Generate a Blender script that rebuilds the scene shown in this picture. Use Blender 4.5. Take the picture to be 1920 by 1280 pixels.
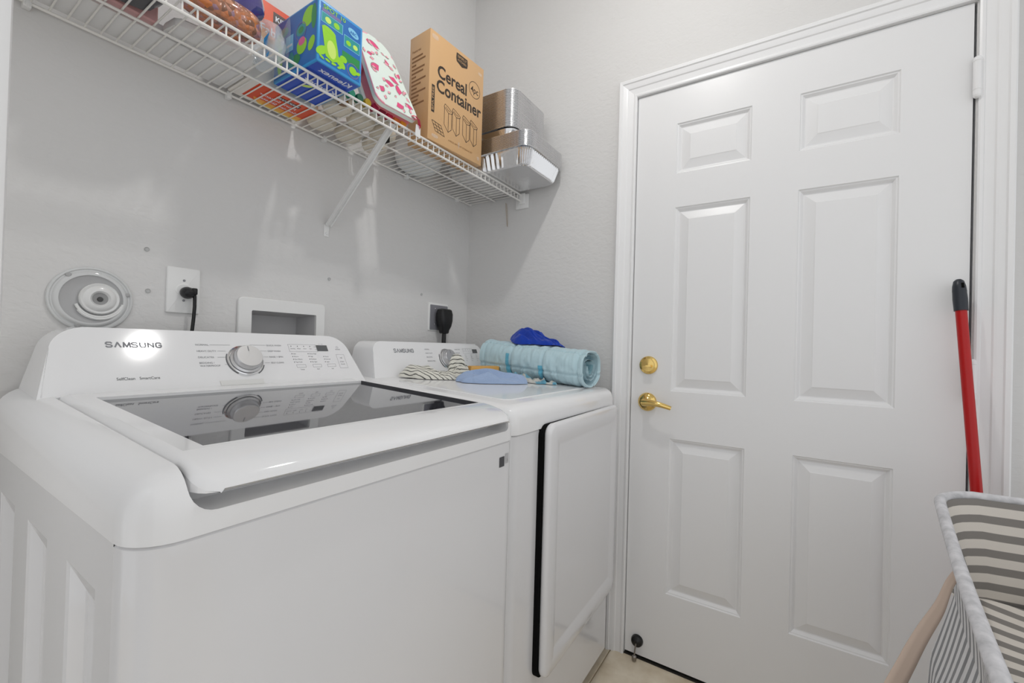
import bpy, bmesh, math, random
from mathutils import Vector, Matrix, noise
random.seed(7)
for o in list(bpy.data.objects): bpy.data.objects.remove(o)
S = bpy.context.scene
C = S.collection

# ------------------------------------------------------------------ camera
cd = bpy.data.cameras.new('camera'); cam = bpy.data.objects.new('camera', cd); C.objects.link(cam)
cd.sensor_width = 36.0; cd.lens = 814.519 / 1920 * 36; cd.clip_start = 0.01
cam.matrix_world = Matrix(((0.54426476, -0.02292944, -0.83860009, -1.5897771),
                           (-0.83843177, 0.01900398, -0.54467514, -1.28908718),
                           (0.02842583, 0.99955645, -0.00888158, 1.11537603),
                           (0, 0, 0, 1)))
S.camera = cam
# ------------------------------------------------------------------ light and exposure
LAMP = Vector((-0.74, -0.93, 2.62)); LAMP_R = 0.037; LAMP_E = 400.0
W = bpy.data.worlds.new('world'); S.world = W; W.use_nodes = True
W.node_tree.nodes['Background'].inputs[0].default_value = (.965, .982, 1.0, 1)
W.node_tree.nodes['Background'].inputs[1].default_value = 1.0
S.view_settings.view_transform = 'Standard'; S.view_settings.look = 'None'
S.view_settings.gamma = 1.0; S.view_settings.use_curve_mapping = False
S.view_settings.exposure = -0.06

# ------------------------------------------------------------------ materials
def srgb(r, g, b):
    f = lambda c: (c/255/12.92) if c/255 <= .04045 else ((c/255+.055)/1.055)**2.4
    return (f(r), f(g), f(b), 1)
def mat(name, col, rough=.5, metal=0, spec=.5, coat=0, trans=0, ior=1.45, alpha=1):
    m = bpy.data.materials.new(name); m.use_nodes = True
    b = m.node_tree.nodes['Principled BSDF']
    b.inputs['Base Color'].default_value = col if len(col) == 4 else (*col, 1)
    b.inputs['Roughness'].default_value = rough; b.inputs['Metallic'].default_value = metal
    b.inputs['Specular IOR Level'].default_value = spec; b.inputs['Coat Weight'].default_value = coat
    b.inputs['Transmission Weight'].default_value = trans; b.inputs['IOR'].default_value = ior
    b.inputs['Alpha'].default_value = alpha
    return m
def nd(m, t, **k):
    n = m.node_tree.nodes.new(t)
    for a, v in k.items(): setattr(n, a, v)
    return n
def bsdf(m): return m.node_tree.nodes['Principled BSDF']
def bump(m, scale, strength, dist=.002, detail=3, coord='Object', stretch=None, dis=0.0):
    L = m.node_tree.links.new
    tc = nd(m, 'ShaderNodeTexCoord'); no = nd(m, 'ShaderNodeTexNoise'); bp = nd(m, 'ShaderNodeBump')
    no.inputs['Scale'].default_value = scale; no.inputs['Detail'].default_value = detail
    no.inputs['Distortion'].default_value = dis
    bp.inputs['Strength'].default_value = strength; bp.inputs['Distance'].default_value = dist
    if stretch:
        mp = nd(m, 'ShaderNodeMapping'); mp.inputs['Scale'].default_value = stretch
        L(tc.outputs[coord], mp.inputs[0]); L(mp.outputs[0], no.inputs[0])
    else: L(tc.outputs[coord], no.inputs[0])
    L(no.outputs[0], bp.inputs['Height']); L(bp.outputs[0], bsdf(m).inputs['Normal'])
    return no
def ramp_color(m, fac, stops):
    r = nd(m, 'ShaderNodeValToRGB'); r.color_ramp.interpolation = 'LINEAR'
    e = r.color_ramp.elements
    while len(e) < len(stops): e.new(.5)
    for i, (p, c) in enumerate(stops): e[i].position = p; e[i].color = c
    m.node_tree.links.new(fac, r.inputs[0]); m.node_tree.links.new(r.outputs[0], bsdf(m).inputs['Base Color'])
    return r

M = {}
M['wall'] = mat('grey_wall_paint', srgb(216, 215, 214), .62, spec=.35)
bump(M['wall'], 42, .28, .005, 2.2, stretch=(1, 1, 1.6), dis=.6)
M['ceiling'] = mat('ceiling_paint', srgb(232, 232, 230), .8)
M['trim'] = mat('white_trim_paint', srgb(236, 236, 237), .3)
M['door'] = mat('white_door_paint', srgb(233, 233, 234), .33); bump(M['door'], 9, .04, .002, 1)
M['enamel'] = mat('white_enamel', srgb(228, 228, 230), .16, coat=.4)
M['plastic'] = mat('white_plastic', srgb(238, 238, 239), .085, coat=0)
M['plastic_matte'] = mat('matte_white_plastic', srgb(232, 232, 231), .42)
M['wire'] = mat('white_vinyl_wire', srgb(236, 234, 230), .35)
M['black'] = mat('black_rubber', (.006, .006, .007), .32)
M['gasket'] = mat('black_gasket', (.004, .004, .004), .8, spec=.1)
M['dark'] = mat('dark_void', (.02, .018, .015), .9)
M['glass_lid'] = mat('dark_glass', (.035, .036, .045), .03, spec=.9, coat=.3, ior=1.55)
M['steel'] = mat('brushed_steel', (.62, .62, .63), .28, metal=1)
M['chrome'] = mat('chrome_ring', (.75, .75, .76), .12, metal=1)
M['ink'] = mat('grey_print', srgb(146, 147, 151), .7, spec=.05)
M['ink_dark'] = mat('dark_print', srgb(88, 89, 93), .5)
M['display'] = mat('smoked_display', srgb(96, 98, 100), .15)
M['brass'] = mat('polished_brass', (.80, .57, .20), .14, metal=1)
M['kraft'] = mat('kraft_cardboard', srgb(204, 163, 115), .5, coat=.35); bump(M['kraft'], 160, .08, .0005)
M['kraft_ink'] = mat('black_ink', srgb(52, 42, 34), .5)
M['kraft_ink2'] = mat('brown_ink', srgb(140, 100, 60), .6)
M['foil'] = mat('aluminium_foil', (.78, .78, .79), .2, metal=1); bump(M['foil'], 55, .22, .003, 2)
M['red'] = mat('red_handle', srgb(176, 4, 4), .28)
M['cap'] = mat('navy_black_cap', srgb(40, 44, 52), .35)
M['tile'] = mat('beige_tile', srgb(196, 182, 160), .4)
n_ = bump(M['tile'], 12, .1, .002, 4)
ramp_color(M['tile'], n_.outputs[0], [(.3, srgb(206, 190, 164)), (.7, srgb(236, 225, 205))])
M['grout'] = mat('grout', srgb(176, 160, 134), .9)
def film(name, col, fac, rough=.08):
    m = mat(name, col, rough, spec=.8, coat=.6); nt = m.node_tree; out = nt.nodes['Material Output']
    tp = nd(m, 'ShaderNodeBsdfTransparent'); mx = nd(m, 'ShaderNodeMixShader'); mx.inputs[0].default_value = fac
    nt.links.new(tp.outputs[0], mx.inputs[1]); nt.links.new(bsdf(m).outputs[0], mx.inputs[2]); nt.links.new(mx.outputs[0], out.inputs[0]); return m
M['clear'] = film('clear_plastic', (.93, .94, .94), .22)
M['cuptub'] = mat('cream_plastic', srgb(226, 218, 203), .4)
M['whitepl'] = mat('white_round_plastic', srgb(228, 230, 230), .35)
M['outlet_grey'] = mat('grey_plate', srgb(128, 128, 134), .4)
M['paper'] = mat('white_paper', srgb(226, 226, 226), .6)
M['bulb'] = mat('lamp_glow', (1, 1, 1), .5)
b_ = bsdf(M['bulb']); b_.inputs['Emission Color'].default_value = (1, .985, .96, 1); b_.inputs['Emission Strength'].default_value = LAMP_E
def flat(name, c, rough=.4, coat=0): M[name] = mat(name, srgb(*c), rough, coat=coat); return M[name]
for k, c in dict(kblue=(52, 150, 214), kdeep=(16, 104, 182), kedge=(60, 160, 214), kbottom=(6, 72, 190), frog=(150, 215, 30), frogpale=(205, 235, 110),
                 kteal=(30, 150, 150), kgreen=(30, 140, 70), pink=(225, 90, 150), kpale=(130, 200, 235), kwhite=(232, 236, 244), mauve=(120, 110, 160),
                 orange=(226, 72, 8), amber=(246, 170, 60), yellow=(244, 205, 90), maroon=(120, 22, 14), badge=(62, 32, 26),
                 mint=(226, 238, 230), melon=(226, 74, 130), melonp=(244, 160, 178), coral=(222, 122, 132), sage=(120, 150, 130), hotpink=(220, 20, 80),
                 navy=(36, 36, 92), lavender=(150, 152, 178), slate=(66, 66, 70), pinkpale=(206, 160, 160), redpk=(196, 70, 54)).items(): flat(k, c, coat=.25)

# ------------------------------------------------------------------ mesh helpers
class MB:
    def __init__(s): s.v = []; s.f = []; s.mi = []; s.sm = []; s.at = {}
    def add(s, vs, fs, mi=0, smooth=False):
        o = len(s.v); s.v += [Vector(v) for v in vs]
        for f in fs: s.f.append([i+o for i in f]); s.mi.append(mi); s.sm.append(smooth)
        return o
    def bm(s, bm, mi=0, smooth=False):
        bm.verts.index_update()
        s.add([v.co.copy() for v in bm.verts], [[v.index for v in f.verts] for f in bm.faces], mi, smooth); bm.free()
    def box(s, x0, x1, y0, y1, z0, z1, bev=0, seg=2, mi=0, Mx=None):
        bm = bmesh.new(); bmesh.ops.create_cube(bm, size=1)
        for v in bm.verts: v.co = Vector(((x0+x1)/2+v.co.x*(x1-x0), (y0+y1)/2+v.co.y*(y1-y0), (z0+z1)/2+v.co.z*(z1-z0)))
        if bev: bmesh.ops.bevel(bm, geom=bm.edges[:], offset=bev, segments=seg, profile=.5, affect='EDGES')
        if Mx: bm.transform(Mx)
        s.bm(bm, mi, bev > 0); return s
    def tube(s, pts, r, n=8, closed=False, caps=True, mi=0):
        pts = [Vector(p) for p in pts]; k = len(pts); rs = r if isinstance(r, (list, tuple)) else [r]*k
        T = []
        for i in range(k):
            a = pts[(i-1) % k] if (closed or i > 0) else pts[i]; b = pts[(i+1) % k] if (closed or i < k-1) else pts[i]
            T.append((b-a).normalized())
        u = T[0].orthogonal().normalized(); vs = []
        for i in range(k):
            u = (u - T[i]*u.dot(T[i])); u = u.normalized() if u.length > 1e-6 else T[i].orthogonal().normalized()
            w = T[i].cross(u)
            vs += [pts[i]+(u*math.cos(2*math.pi*j/n)+w*math.sin(2*math.pi*j/n))*rs[i] for j in range(n)]
        fs = []
        for i in range(k if closed else k-1):
            for j in range(n):
                a, b = i*n+j, i*n+(j+1) % n; c, d = ((i+1) % k)*n+(j+1) % n, ((i+1) % k)*n+j
                fs.append((a, b, c, d))
        s.add(vs, fs, mi, True)
        if caps and not closed:
            s.add(vs[:n], [tuple(reversed(range(n)))], mi); s.add(vs[-n:], [tuple(range(n))], mi)
        return s
    def loft(s, rings, mi=0, smooth=True, cap0=False, cap1=False, closed=True):
        n = len(rings[0]); vs = [v for r in rings for v in r]; fs = []
        for i in range(len(rings)-1):
            for j in range(n if closed else n-1):
                fs.append((i*n+j, i*n+(j+1) % n, (i+1)*n+(j+1) % n, (i+1)*n+j))
        s.add(vs, fs, mi, smooth)
        if cap0: s.add(rings[0], [tuple(reversed(range(n)))], mi)
        if cap1: s.add(rings[-1], [tuple(range(n))], mi)
        return s
    def lathe(s, prof, c, axis=(0, 0, 1), n=24, mi=0, cap0=True, cap1=True, squash=1):
        a = Vector(axis).normalized(); u = a.orthogonal().normalized(); w = a.cross(u); c = Vector(c)
        rings = [[c+a*h+(u*math.cos(2*math.pi*j/n)+w*math.sin(2*math.pi*j/n)*squash)*max(r, 1e-5) for j in range(n)] for r, h in prof]
        return s.loft(rings, mi, True, cap0, cap1)
    def prism(s, poly, O, U, V, N, d0, d1, bev=0, seg=3, mi=0, smooth=None):
        O, U, V, N = map(Vector, (O, U, V, N)); bm = bmesh.new()
        a = [bm.verts.new(O+U*x+V*y+N*d0) for x, y in poly]; b = [bm.verts.new(O+U*x+V*y+N*d1) for x, y in poly]
        n = len(poly); fb = bm.faces.new(a[::-1]); ft = bm.faces.new(b)
        for i in range(n): bm.faces.new((a[i], a[(i+1) % n], b[(i+1) % n], b[i]))
        if bev: bmesh.ops.bevel(bm, geom=[e for e in ft.edges], offset=bev, segments=seg, profile=.5, affect='EDGES')
        bmesh.ops.recalc_face_normals(bm, faces=bm.faces[:])
        s.bm(bm, mi, bool(bev) if smooth is None else smooth); return s
    def poly(s, pts, mi=0): s.add(pts, [tuple(range(len(pts)))], mi); return s
    def grid(s, fn, nu, nv, mi=0, smooth=True, att=None):
        vs = [fn(i/nu, j/nv) for j in range(nv+1) for i in range(nu+1)]
        fs = [(j*(nu+1)+i, j*(nu+1)+i+1, (j+1)*(nu+1)+i+1, (j+1)*(nu+1)+i) for j in range(nv) for i in range(nu)]
        o = s.add(vs, fs, mi, smooth)
        if att:
            k = 0
            for j in range(nv+1):
                for i in range(nu+1): s.at[o+k] = att(i/nu, j/nv); k += 1
        return s
WL = {}
def obj(name, mb, m, parent=None, loc=None, angle=35):
    base = WL[parent] if parent else Vector(loc if loc is not None else (0, 0, 0))
    me = bpy.data.meshes.new(name); me.from_pydata([tuple(v-base) for v in mb.v], [], mb.f)
    for mm in (m if isinstance(m, (list, tuple)) else [m]): me.materials.append(mm)
    for p, i, sm in zip(me.polygons, mb.mi, mb.sm): p.material_index = i; p.use_smooth = sm
    if mb.at:
        a = me.attributes.new('pat', 'FLOAT_VECTOR', 'POINT')
        for i, v in mb.at.items(): a.data[i].vector = v
    me.update()
    if any(mb.sm): me.set_sharp_from_angle(angle=math.radians(angle))
    o = bpy.data.objects.new(name, me); C.objects.link(o)
    if parent: o.parent = parent; WL[o] = base.copy()
    else: o.location = base; WL[o] = base.copy()
    return o
def tag(o, label=None, cat=None, group=None, kind=None):
    if label: o['label'] = label
    if cat: o['category'] = cat
    if group: o['group'] = group
    if kind: o['kind'] = kind
    return o
def thing(name, loc, label, cat, group=None):
    o = bpy.data.objects.new(name, None); C.objects.link(o); o.location = loc; o.empty_display_size = .05
    WL[o] = Vector(loc); return tag(o, label, cat, group)
def rrect(w, h, r, n=6, cx=0, cy=0):
    if not isinstance(r, (list, tuple)): r = [r]*4
    p = []
    for (sx, sy, a0), rr in zip(((1, 1, 0), (-1, 1, 90), (-1, -1, 180), (1, -1, 270)), r):
        for k in range(n+1):
            a = math.radians(a0+90*k/n); p.append((cx+sx*(w/2-rr)+rr*math.cos(a), cy+sy*(h/2-rr)+rr*math.sin(a)))
    return p
def fillet(poly, radii, n=6):
    out = []; k = len(poly)
    for i in range(k):
        p = Vector(poly[i]); a = (Vector(poly[i-1])-p); b = (Vector(poly[(i+1) % k])-p); r = radii[i]
        if r <= 0: out.append(tuple(p)); continue
        an = a.normalized(); bn = b.normalized(); half = math.acos(max(-1, min(1, an.dot(bn))))/2
        d = r/math.tan(half); c = p+(an+bn).normalized()*(r/math.sin(half)); s0 = p+an*d-c; s1 = p+bn*d-c
        a0 = math.atan2(s0.y, s0.x); a1 = math.atan2(s1.y, s1.x); da = (a1-a0+math.pi) % (2*math.pi)-math.pi
        out += [(c.x+r*math.cos(a0+da*t/n), c.y+r*math.sin(a0+da*t/n)) for t in range(n+1)]
    return out
def text_polys(s, size, bold=0, align='LEFT', sx=1):
    cu = bpy.data.curves.new('t', 'FONT'); cu.body = s; cu.size = size; cu.offset = bold*size; cu.align_x = align; cu.resolution_u = 3
    o = bpy.data.objects.new('t', cu); C.objects.link(o)
    me = bpy.data.meshes.new_from_object(o.evaluated_get(bpy.context.evaluated_depsgraph_get()))
    vs = [(v.co.x*sx, v.co.y) for v in me.vertices]; fs = [tuple(p.vertices) for p in me.polygons]
    bpy.data.objects.remove(o); bpy.data.curves.remove(cu); bpy.data.meshes.remove(me)
    return vs, fs
class Face:
    """a flat frame on a real surface for print: O origin, U right, V up, N out"""
    def __init__(s, O, U, V, lift=.00015):
        s.O = Vector(O); s.U = Vector(U).normalized(); s.V = Vector(V).normalized(); s.N = s.U.cross(s.V).normalized(); s.lift = lift; s.c = 0
    def p(s, u, v, k=1): return s.O+s.U*u+s.V*v+s.N*(s.lift*k+s.c*5e-6)
    def text(s, mb, t, u, v, size, mi=0, bold=0, align='LEFT', sx=1, k=1, rot=0, fit=None):
        vs, fs = text_polys(t, size, bold, align, sx)
        if fit: w_ = max(x for x, y in vs)-min(x for x, y in vs); vs = [(x*fit/w_, y) for x, y in vs]
        c, q = math.cos(rot), math.sin(rot)
        s.c += 1
        mb.add([s.p(u+x*c-y*q, v+x*q+y*c, k) for x, y in vs], fs, mi)
    def rect(s, mb, u0, u1, v0, v1, mi=0, k=1):
        s.c += 1; mb.add([s.p(u0, v0, k), s.p(u1, v0, k), s.p(u1, v1, k), s.p(u0, v1, k)], [(0, 1, 2, 3)], mi)
    def frame(s, mb, u0, u1, v0, v1, w, mi=0, k=1):
        s.rect(mb, u0, u1, v0, v0+w, mi, k); s.rect(mb, u0, u1, v1-w, v1, mi, k); s.rect(mb, u0, u0+w, v0, v1, mi, k); s.rect(mb, u1-w, u1, v0, v1, mi, k)
    def pg(s, mb, pts, mi=0, k=1):
        s.c += 1; mb.poly([s.p(u, v, k) for u, v in pts], mi)
    def ell(s, mb, u, v, a, b, mi=0, k=1, rot=0, n=20, a0=0, a1=360):
        c, q = math.cos(rot), math.sin(rot); pts = []
        for i in range(n+1 if a1-a0 < 360 else n):
            t = math.radians(a0+(a1-a0)*i/n); x, y = a*math.cos(t), b*math.sin(t); pts.append((u+x*c-y*q, v+x*q+y*c))
        if a1-a0 < 360: pts.append((u, v))
        s.pg(mb, pts, mi, k)
    def line(s, mb, pts, w, mi=0, k=1, closed=False):
        P = [Vector(p) for p in pts]; P = P+[P[0]] if closed else P
        for a, b in zip(P[:-1], P[1:]):
            d = (b-a); l = d.length
            if l < 1e-7: continue
            d /= l; nn = Vector((-d.y, d.x))*w/2; a2 = a-d*w*.3; b2 = b+d*w*.3
            s.pg(mb, [tuple(a2-nn), tuple(b2-nn), tuple(b2+nn), tuple(a2+nn)], mi, k)
    def ring(s, mb, u, v, r, w, mi=0, k=1, n=28, sx=1, a0=0, a1=360):
        pts = [(u+r*sx*math.cos(math.radians(a0+(a1-a0)*i/n)), v+r*math.sin(math.radians(a0+(a1-a0)*i/n))) for i in range(n+1)]
        s.line(mb, pts, w, mi, k)
def logo(F, mb, u, v, w, h, mi=0):
    """seven-letter stroke logo, the A without its bar"""
    S_ = [(1, .82), (.82, 1), (.2, 1), (0, .82), (0, .68), (.2, .55), (.8, .45), (1, .32), (1, .18), (.8, 0), (.18, 0), (0, .18)]
    L_ = {'S': [S_], 'A': [[(0, 0), (.5, 1), (1, 0)]], 'M': [[(0, 0), (.08, 1), (.5, .05), (.92, 1), (1, 0)]], 'U': [[(0, 1), (0, .25), (.2, 0), (.8, 0), (1, .25), (1, 1)]],
          'N': [[(0, 0), (0, 1), (1, 0), (1, 1)]], 'G': [[(1, .82), (.8, 1), (.2, 1), (0, .8), (0, .2), (.2, 0), (.8, 0), (1, .2), (1, .48), (.55, .48)]]}
    cw = w/7; t = h*.2
    for i, ch in enumerate('SAMSUNG'):
        x0 = u+i*cw; lw = cw*(.80 if ch == 'M' else .66)
        for st in L_[ch]: F.line(mb, [(x0+a*lw, v+t/2+b*(h-t)) for a, b in st], t, mi)
def bool_cut(o, cutters):
    n0 = len(o.data.vertices)
    for c in cutters:
        for sol in ('EXACT', 'FAST'):
            md = o.modifiers.new('cut', 'BOOLEAN'); md.operation = 'DIFFERENCE'; md.object = c; md.solver = sol
            bpy.context.view_layer.update(); dg = bpy.context.evaluated_depsgraph_get(); me = bpy.data.meshes.new_from_object(o.evaluated_get(dg)); o.modifiers.clear()
            if len(me.vertices) > n0*.5: o.data = me; break
    for c in cutters: bpy.data.objects.remove(c)
    me = o.data
    for p in me.polygons: p.use_smooth = True
    me.set_sharp_from_angle(angle=math.radians(30))
def wbevel(o, w, seg=3, ang=40):
    md = o.modifiers.new('bevel', 'BEVEL'); md.width = w; md.segments = seg; md.limit_method = 'ANGLE'; md.angle_limit = math.radians(ang)
    md.harden_normals = False
    for p in o.data.polygons: p.use_smooth = True

# ================================================================== the room
CH = 2.74
mb = MB()   # back wall with the opening for the recessed supply box
hx0, hx1, hz0, hz1 = -.9665, -.7700, 1.075, 1.1935
xs = [-2.0, hx0, hx1, 0]; zs = [0, hz0, hz1, CH]
for i in range(3):
    for j in range(3):
        if (i, j) != (1, 1): mb.add([(xs[i], 0, zs[j]), (xs[i+1], 0, zs[j]), (xs[i+1], 0, zs[j+1]), (xs[i], 0, zs[j+1])], [(0, 1, 2, 3)])
for i in range(1): mb.add([(-2.0, .1, 0), (.1, .1, 0), (.1, .1, CH), (-2.0, .1, CH)], [(3, 2, 1, 0)])
tag(obj('wall_back', mb, M['wall']), kind='structure')
DL, DR, DT = -.7882, -1.668, 2.0435     # door edges
mb = MB()
oy0, oy1, oz = DL+.0025, DR-.005, DT+.0025
for y0, y1, z0, z1 in ((0, oy0, 0, CH), (oy0, oy1, oz, CH), (oy1, -3.0, 0, CH)):
    mb.add([(0, y0, z0), (0, y1, z0), (0, y1, z1), (0, y0, z1)], [(0, 3, 2, 1)])
mb.add([(.12, .1, 0), (.12, -3, 0), (.12, -3, CH), (.12, .1, CH)], [(0, 1, 2, 3)])
tag(obj('wall_right', mb, M['wall']), kind='structure')
mb = MB(); mb.box(-2.1, -2.0, -.30, .1, 0, CH)
tag(obj('wall_left', mb, M['wall']), kind='structure')
mb = MB(); mb.add([(-2.1, .1, CH), (.12, .1, CH), (.12, -3, CH), (-2.1, -3, CH)], [(0, 1, 2, 3)])
mb.add([(-2.1, .1, CH+.1), (.12, .1, CH+.1), (.12, -3, CH+.1), (-2.1, -3, CH+.1)], [(3, 2, 1, 0)])
tag(obj('ceiling', mb, M['ceiling']), kind='structure')
# floor: grout bed and separate tiles
mb = MB(); mb.box(-3.2, .12, -3, .1, -.06, -.004)
fl = tag(obj('floor', mb, M['grout']), kind='structure')
tw = .4572; first = None
gy = -.739
for i in range(-1, 8):
    for j in range(-2, 5):
        x1 = .075-i*tw; y1 = gy+(-j)*tw; x0, y0 = x1-tw, y1-tw
        if x0 > .05 or x1 < -3.1 or y0 < -3 or y1 > .3: continue
        if first is None:
            t = MB(); t.box(.002, tw-.002, .002, tw-.002, -.012, 0, .0012, 1); first = obj('tile', t, M['tile'], fl); first.location = (x0, y0, 0)
        else:
            c = first.copy(); C.objects.link(c); c.parent = fl; c.location = (x0, y0, 0)
# entry jamb casing on the left: what shows as the white strip at the picture's left edge
mb = MB(); mb.box(-1.66, -1.5355, -.872, -.77, 0, CH, .004, 2)
tag(obj('trim_2', mb, M['trim']), kind='structure')

# door casing: one profile run round three sides with mitres
prof = [(0, 0), (0, .010), (.004, .012), (.010, .0115), (.012, .009), (.030, .012), (.033, .015), (.038, .0165), (.050, .019), (.053, .0225), (.062, .0235), (.066, .020), (.066, 0)]
def casing(yl, yr, zt):
    m_ = MB(); paths = []
    for d, h in prof:
        paths.append([(-h, yl+d, 0), (-h, yl+d, zt+d), (-h, yr-d, zt+d), (-h, yr-d, 0)])
    for a, b in zip(paths[:-1], paths[1:]):
        for i in range(3): m_.add([a[i], a[i+1], b[i+1], b[i]], [(3, 2, 1, 0)])
    return m_
jl, jr, jt = DL+.003, DR-.008, DT+.004
tr = tag(obj('trim_1', casing(jl, jr, jt), M['trim']), kind='structure')
mb = MB()   # jamb and stop behind the door edge
mb.box(0.0005, .12, jl-.004+.0035, jl+.02, 0, jt+.02); mb.box(0.0005, .12, jr-.02, jr+.0015, 0, jt+.02); mb.box(0.0005, .12, jr, jl, jt-.002, jt+.02)
obj('jamb', mb, M['trim'], tr)
mb = MB(); mb.box(.046, .06, jr, jl, 0, jt); obj('door_stop_strip', mb, M['trim'], tr)
mb = MB(); mb.box(-.004, .12, jr, jl, -.003, .0035); obj('door_gap_shade', mb, M['dark'], tr)  # dark strip standing in for the shade in the gap under the door

# the six-panel door
door_root = None
ya, yb, yc, yd = -.9271, -1.1607, -1.2909, -1.5254
z1, z2, z3, z4, z5, z6 = 1.9158, 1.7378, 1.6184, .9700, .8037, .2611
ys = [DL, ya, yb, yc, yd, DR]; zz = [.012, z6, z5, z4, z3, z2, z1, DT]
mb = MB(); pans = []
for i in range(5):
    for j in range(7):
        q = [(0, ys[i], zz[j]), (0, ys[i+1], zz[j]), (0, ys[i+1], zz[j+1]), (0, ys[i], zz[j+1])]
        if i in (1, 3) and j in (1, 3, 5): pans.append((ys[i+1], ys[i], zz[j], zz[j+1]))
        else: mb.add(q, [(3, 2, 1, 0)])
e = .044
mb.add([(0, DL, .012), (0, DL, DT), (e, DL, DT), (e, DL, .012)], [(0, 1, 2, 3)]); mb.add([(0, DR, .012), (0, DR, DT), (e, DR, DT), (e, DR, .012)], [(3, 2, 1, 0)])
mb.add([(0, DL, DT), (0, DR, DT), (e, DR, DT), (e, DL, DT)], [(0, 1, 2, 3)]); mb.add([(0, DL, .012), (0, DR, .012), (e, DR, .012), (e, DL, .012)], [(3, 2, 1, 0)])
mb.add([(e, DL, .012), (e, DR, .012), (e, DR, DT), (e, DL, DT)], [(0, 1, 2, 3)])
door = tag(obj('door_1', mb, M['door']), kind='structure')
for (y0, y1, w0, w1) in pans:
    m_ = MB(); rings = []
    for d, x in ((0, 0), (.0025, .0035), (.006, .0042), (.013, .0115), (.016, .0120), (.043, .0035), (.0455, .0022)):
        rings.append([Vector((x, y0+d, w0+d)), Vector((x, y1-d, w0+d)), Vector((x, y1-d, w1-d)), Vector((x, y0+d, w1-d))])
    for a, b in zip(rings[:-1], rings[1:]):
        for k in range(4): m_.add([a[k], a[(k+1) % 4], b[(k+1) % 4], b[k]], [(3, 2, 1, 0)])
    m_.add(rings[-1], [(3, 2, 1, 0)])
    obj('panel', m_, M['door'], door)
# brass hardware
db = MB(); dc = (0, -.8492, 1.058)
db.lathe([(.0325, 0), (.0325, .004), (.031, .007), (.024, .010), (.0225, .0125), (.0, .0135)], dc, (-1, 0, 0), 32)
dbo = tag(obj('deadbolt', db, M['brass'], door), 'round brass deadbolt plate above the lever')
t = MB(); t.prism(fillet([(-.017, -.004), (.017, -.004), (.014, .005), (-.014, .005)], [.003]*4), (-.0125, -.8492, 1.0545), (0, -1, 0), (0, 0, 1), (-1, 0, 0), 0, .015, .002)
obj('thumb_turn', t, M['brass'], dbo)
lv = MB(); lc = (0, -.848, .9255)
lv.lathe([(.033, 0), (.033, .004), (.031, .009), (.024, .014), (.015, .018), (.0125, .022), (.0125, .036)], lc, (-1, 0, 0), 32)
lo = tag(obj('lever_rose', lv, M['brass'], door), 'round brass lever rose with a curved lever')
t = MB(); pts = []; rr = []
for k in range(13):
    a = k/12; pts.append((-.040-.014*math.sin(a*2.6)*.9, -.842-.098*a, .9255-.010*a*a+.004*math.sin(a*3.1))); rr.append(.0115*(1-.45*a)+.001)
t.tube(pts, rr, 12); obj('lever', t, M['brass'], lo)
def hinge(zc):
    h = MB()
    h.tube([(-.0115, DR-.0045, zc-.047), (-.0115, DR-.0045, zc+.047)], .0085, 14)
    h.lathe([(.0085, 0), (.007, .004), (.003, .007)], (-.0115, DR-.0045, zc+.047), (0, 0, 1), 14)
    h.lathe([(.0088, 0), (.0095, .0015), (.0088, .003)], (-.0115, DR-.0045, zc+.040), (0, 0, 1), 14)
    h.lathe([(.0088, 0), (.0095, .0015), (.0088, .003)], (-.0115, DR-.0045, zc-.034), (0, 0, 1), 14)
    h.lathe([(.0085, 0), (.007, .005), (.003, .008)], (-.0115, DR-.0045, zc-.047), (0, 0, -1), 14)
    obj('hinge', h, M['trim'], door)
for zc in (1.842, 1.06, .24): hinge(zc)
ds = MB(); ds.lathe([(.021, 0), (.0215, .004), (.019, .012), (.012, .016), (.006, .018)], (0, -.8337, .063), (-1, 0, 0), 20)
dso = tag(obj('door_stop', ds, M['black'], door), 'black round door stop low on the door')
t = MB(); t.tube([(-.017, -.8337, .06), (-.022, -.832, .04), (-.0245, -.831, .022)], .0025, 8); t.lathe([(.004, 0), (.008, .004), (.009, .012), (.007, .018)], (-.0245, -.831, .022), (0, 0, -1), 12)
obj('stop_pin', t, mat('dull_steel', (.3, .28, .26), .35, metal=1), dso)

# ================================================================== wall fittings
def box_ring(m_, x0, x1, z0, z1, ix0, ix1, iz0, iz1, y0, y1, r=.012):
    out = rrect(x1-x0, z1-z0, r, 5, (x0+x1)/2, (z0+z1)/2); inn = rrect(ix1-ix0, iz1-iz0, .004, 5, (ix0+ix1)/2, (iz0+iz1)/2)
    R = lambda pl, y: [Vector((x, y, z)) for x, z in pl]
    sh = lambda pl, d: [(x+(d if x < (x0+x1)/2 else -d), z+(d if z < (z0+z1)/2 else -d)) for x, z in pl]
    m_.loft([R(out, y0), R(out, y1+.002), R(sh(out, .002), y1), R(inn, y1), R(inn, y0)][::-1], 0, True)
sb = thing('supply_box', (-.868, 0, 1.06), 'white recessed laundry supply box with grey hollow behind the washer', 'supply box')
m_ = MB(); box_ring(m_, -1.001, -.739, 1.03, 1.2290, hx0, hx1, 1.075, hz1, -.0005, -.011); obj('frame', m_, M['plastic_matte'], sb)
m_ = MB(); m_.add([(hx0, -.002, 1.076), (hx1, -.002, 1.076), (hx1, -.002, hz1), (hx0, -.002, hz1), (hx0+.01, .085, 1.085), (hx1-.01, .085, 1.085), (hx1-.01, .085, hz1-.008), (hx0+.01, .085, hz1-.008)],
          [(4, 5, 6, 7), (0, 1, 5, 4), (1, 2, 6, 5), (2, 3, 7, 6), (3, 0, 4, 7)])
obj('recess', m_, mat('grey_recess', srgb(196, 196, 198), .5), sb)
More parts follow.
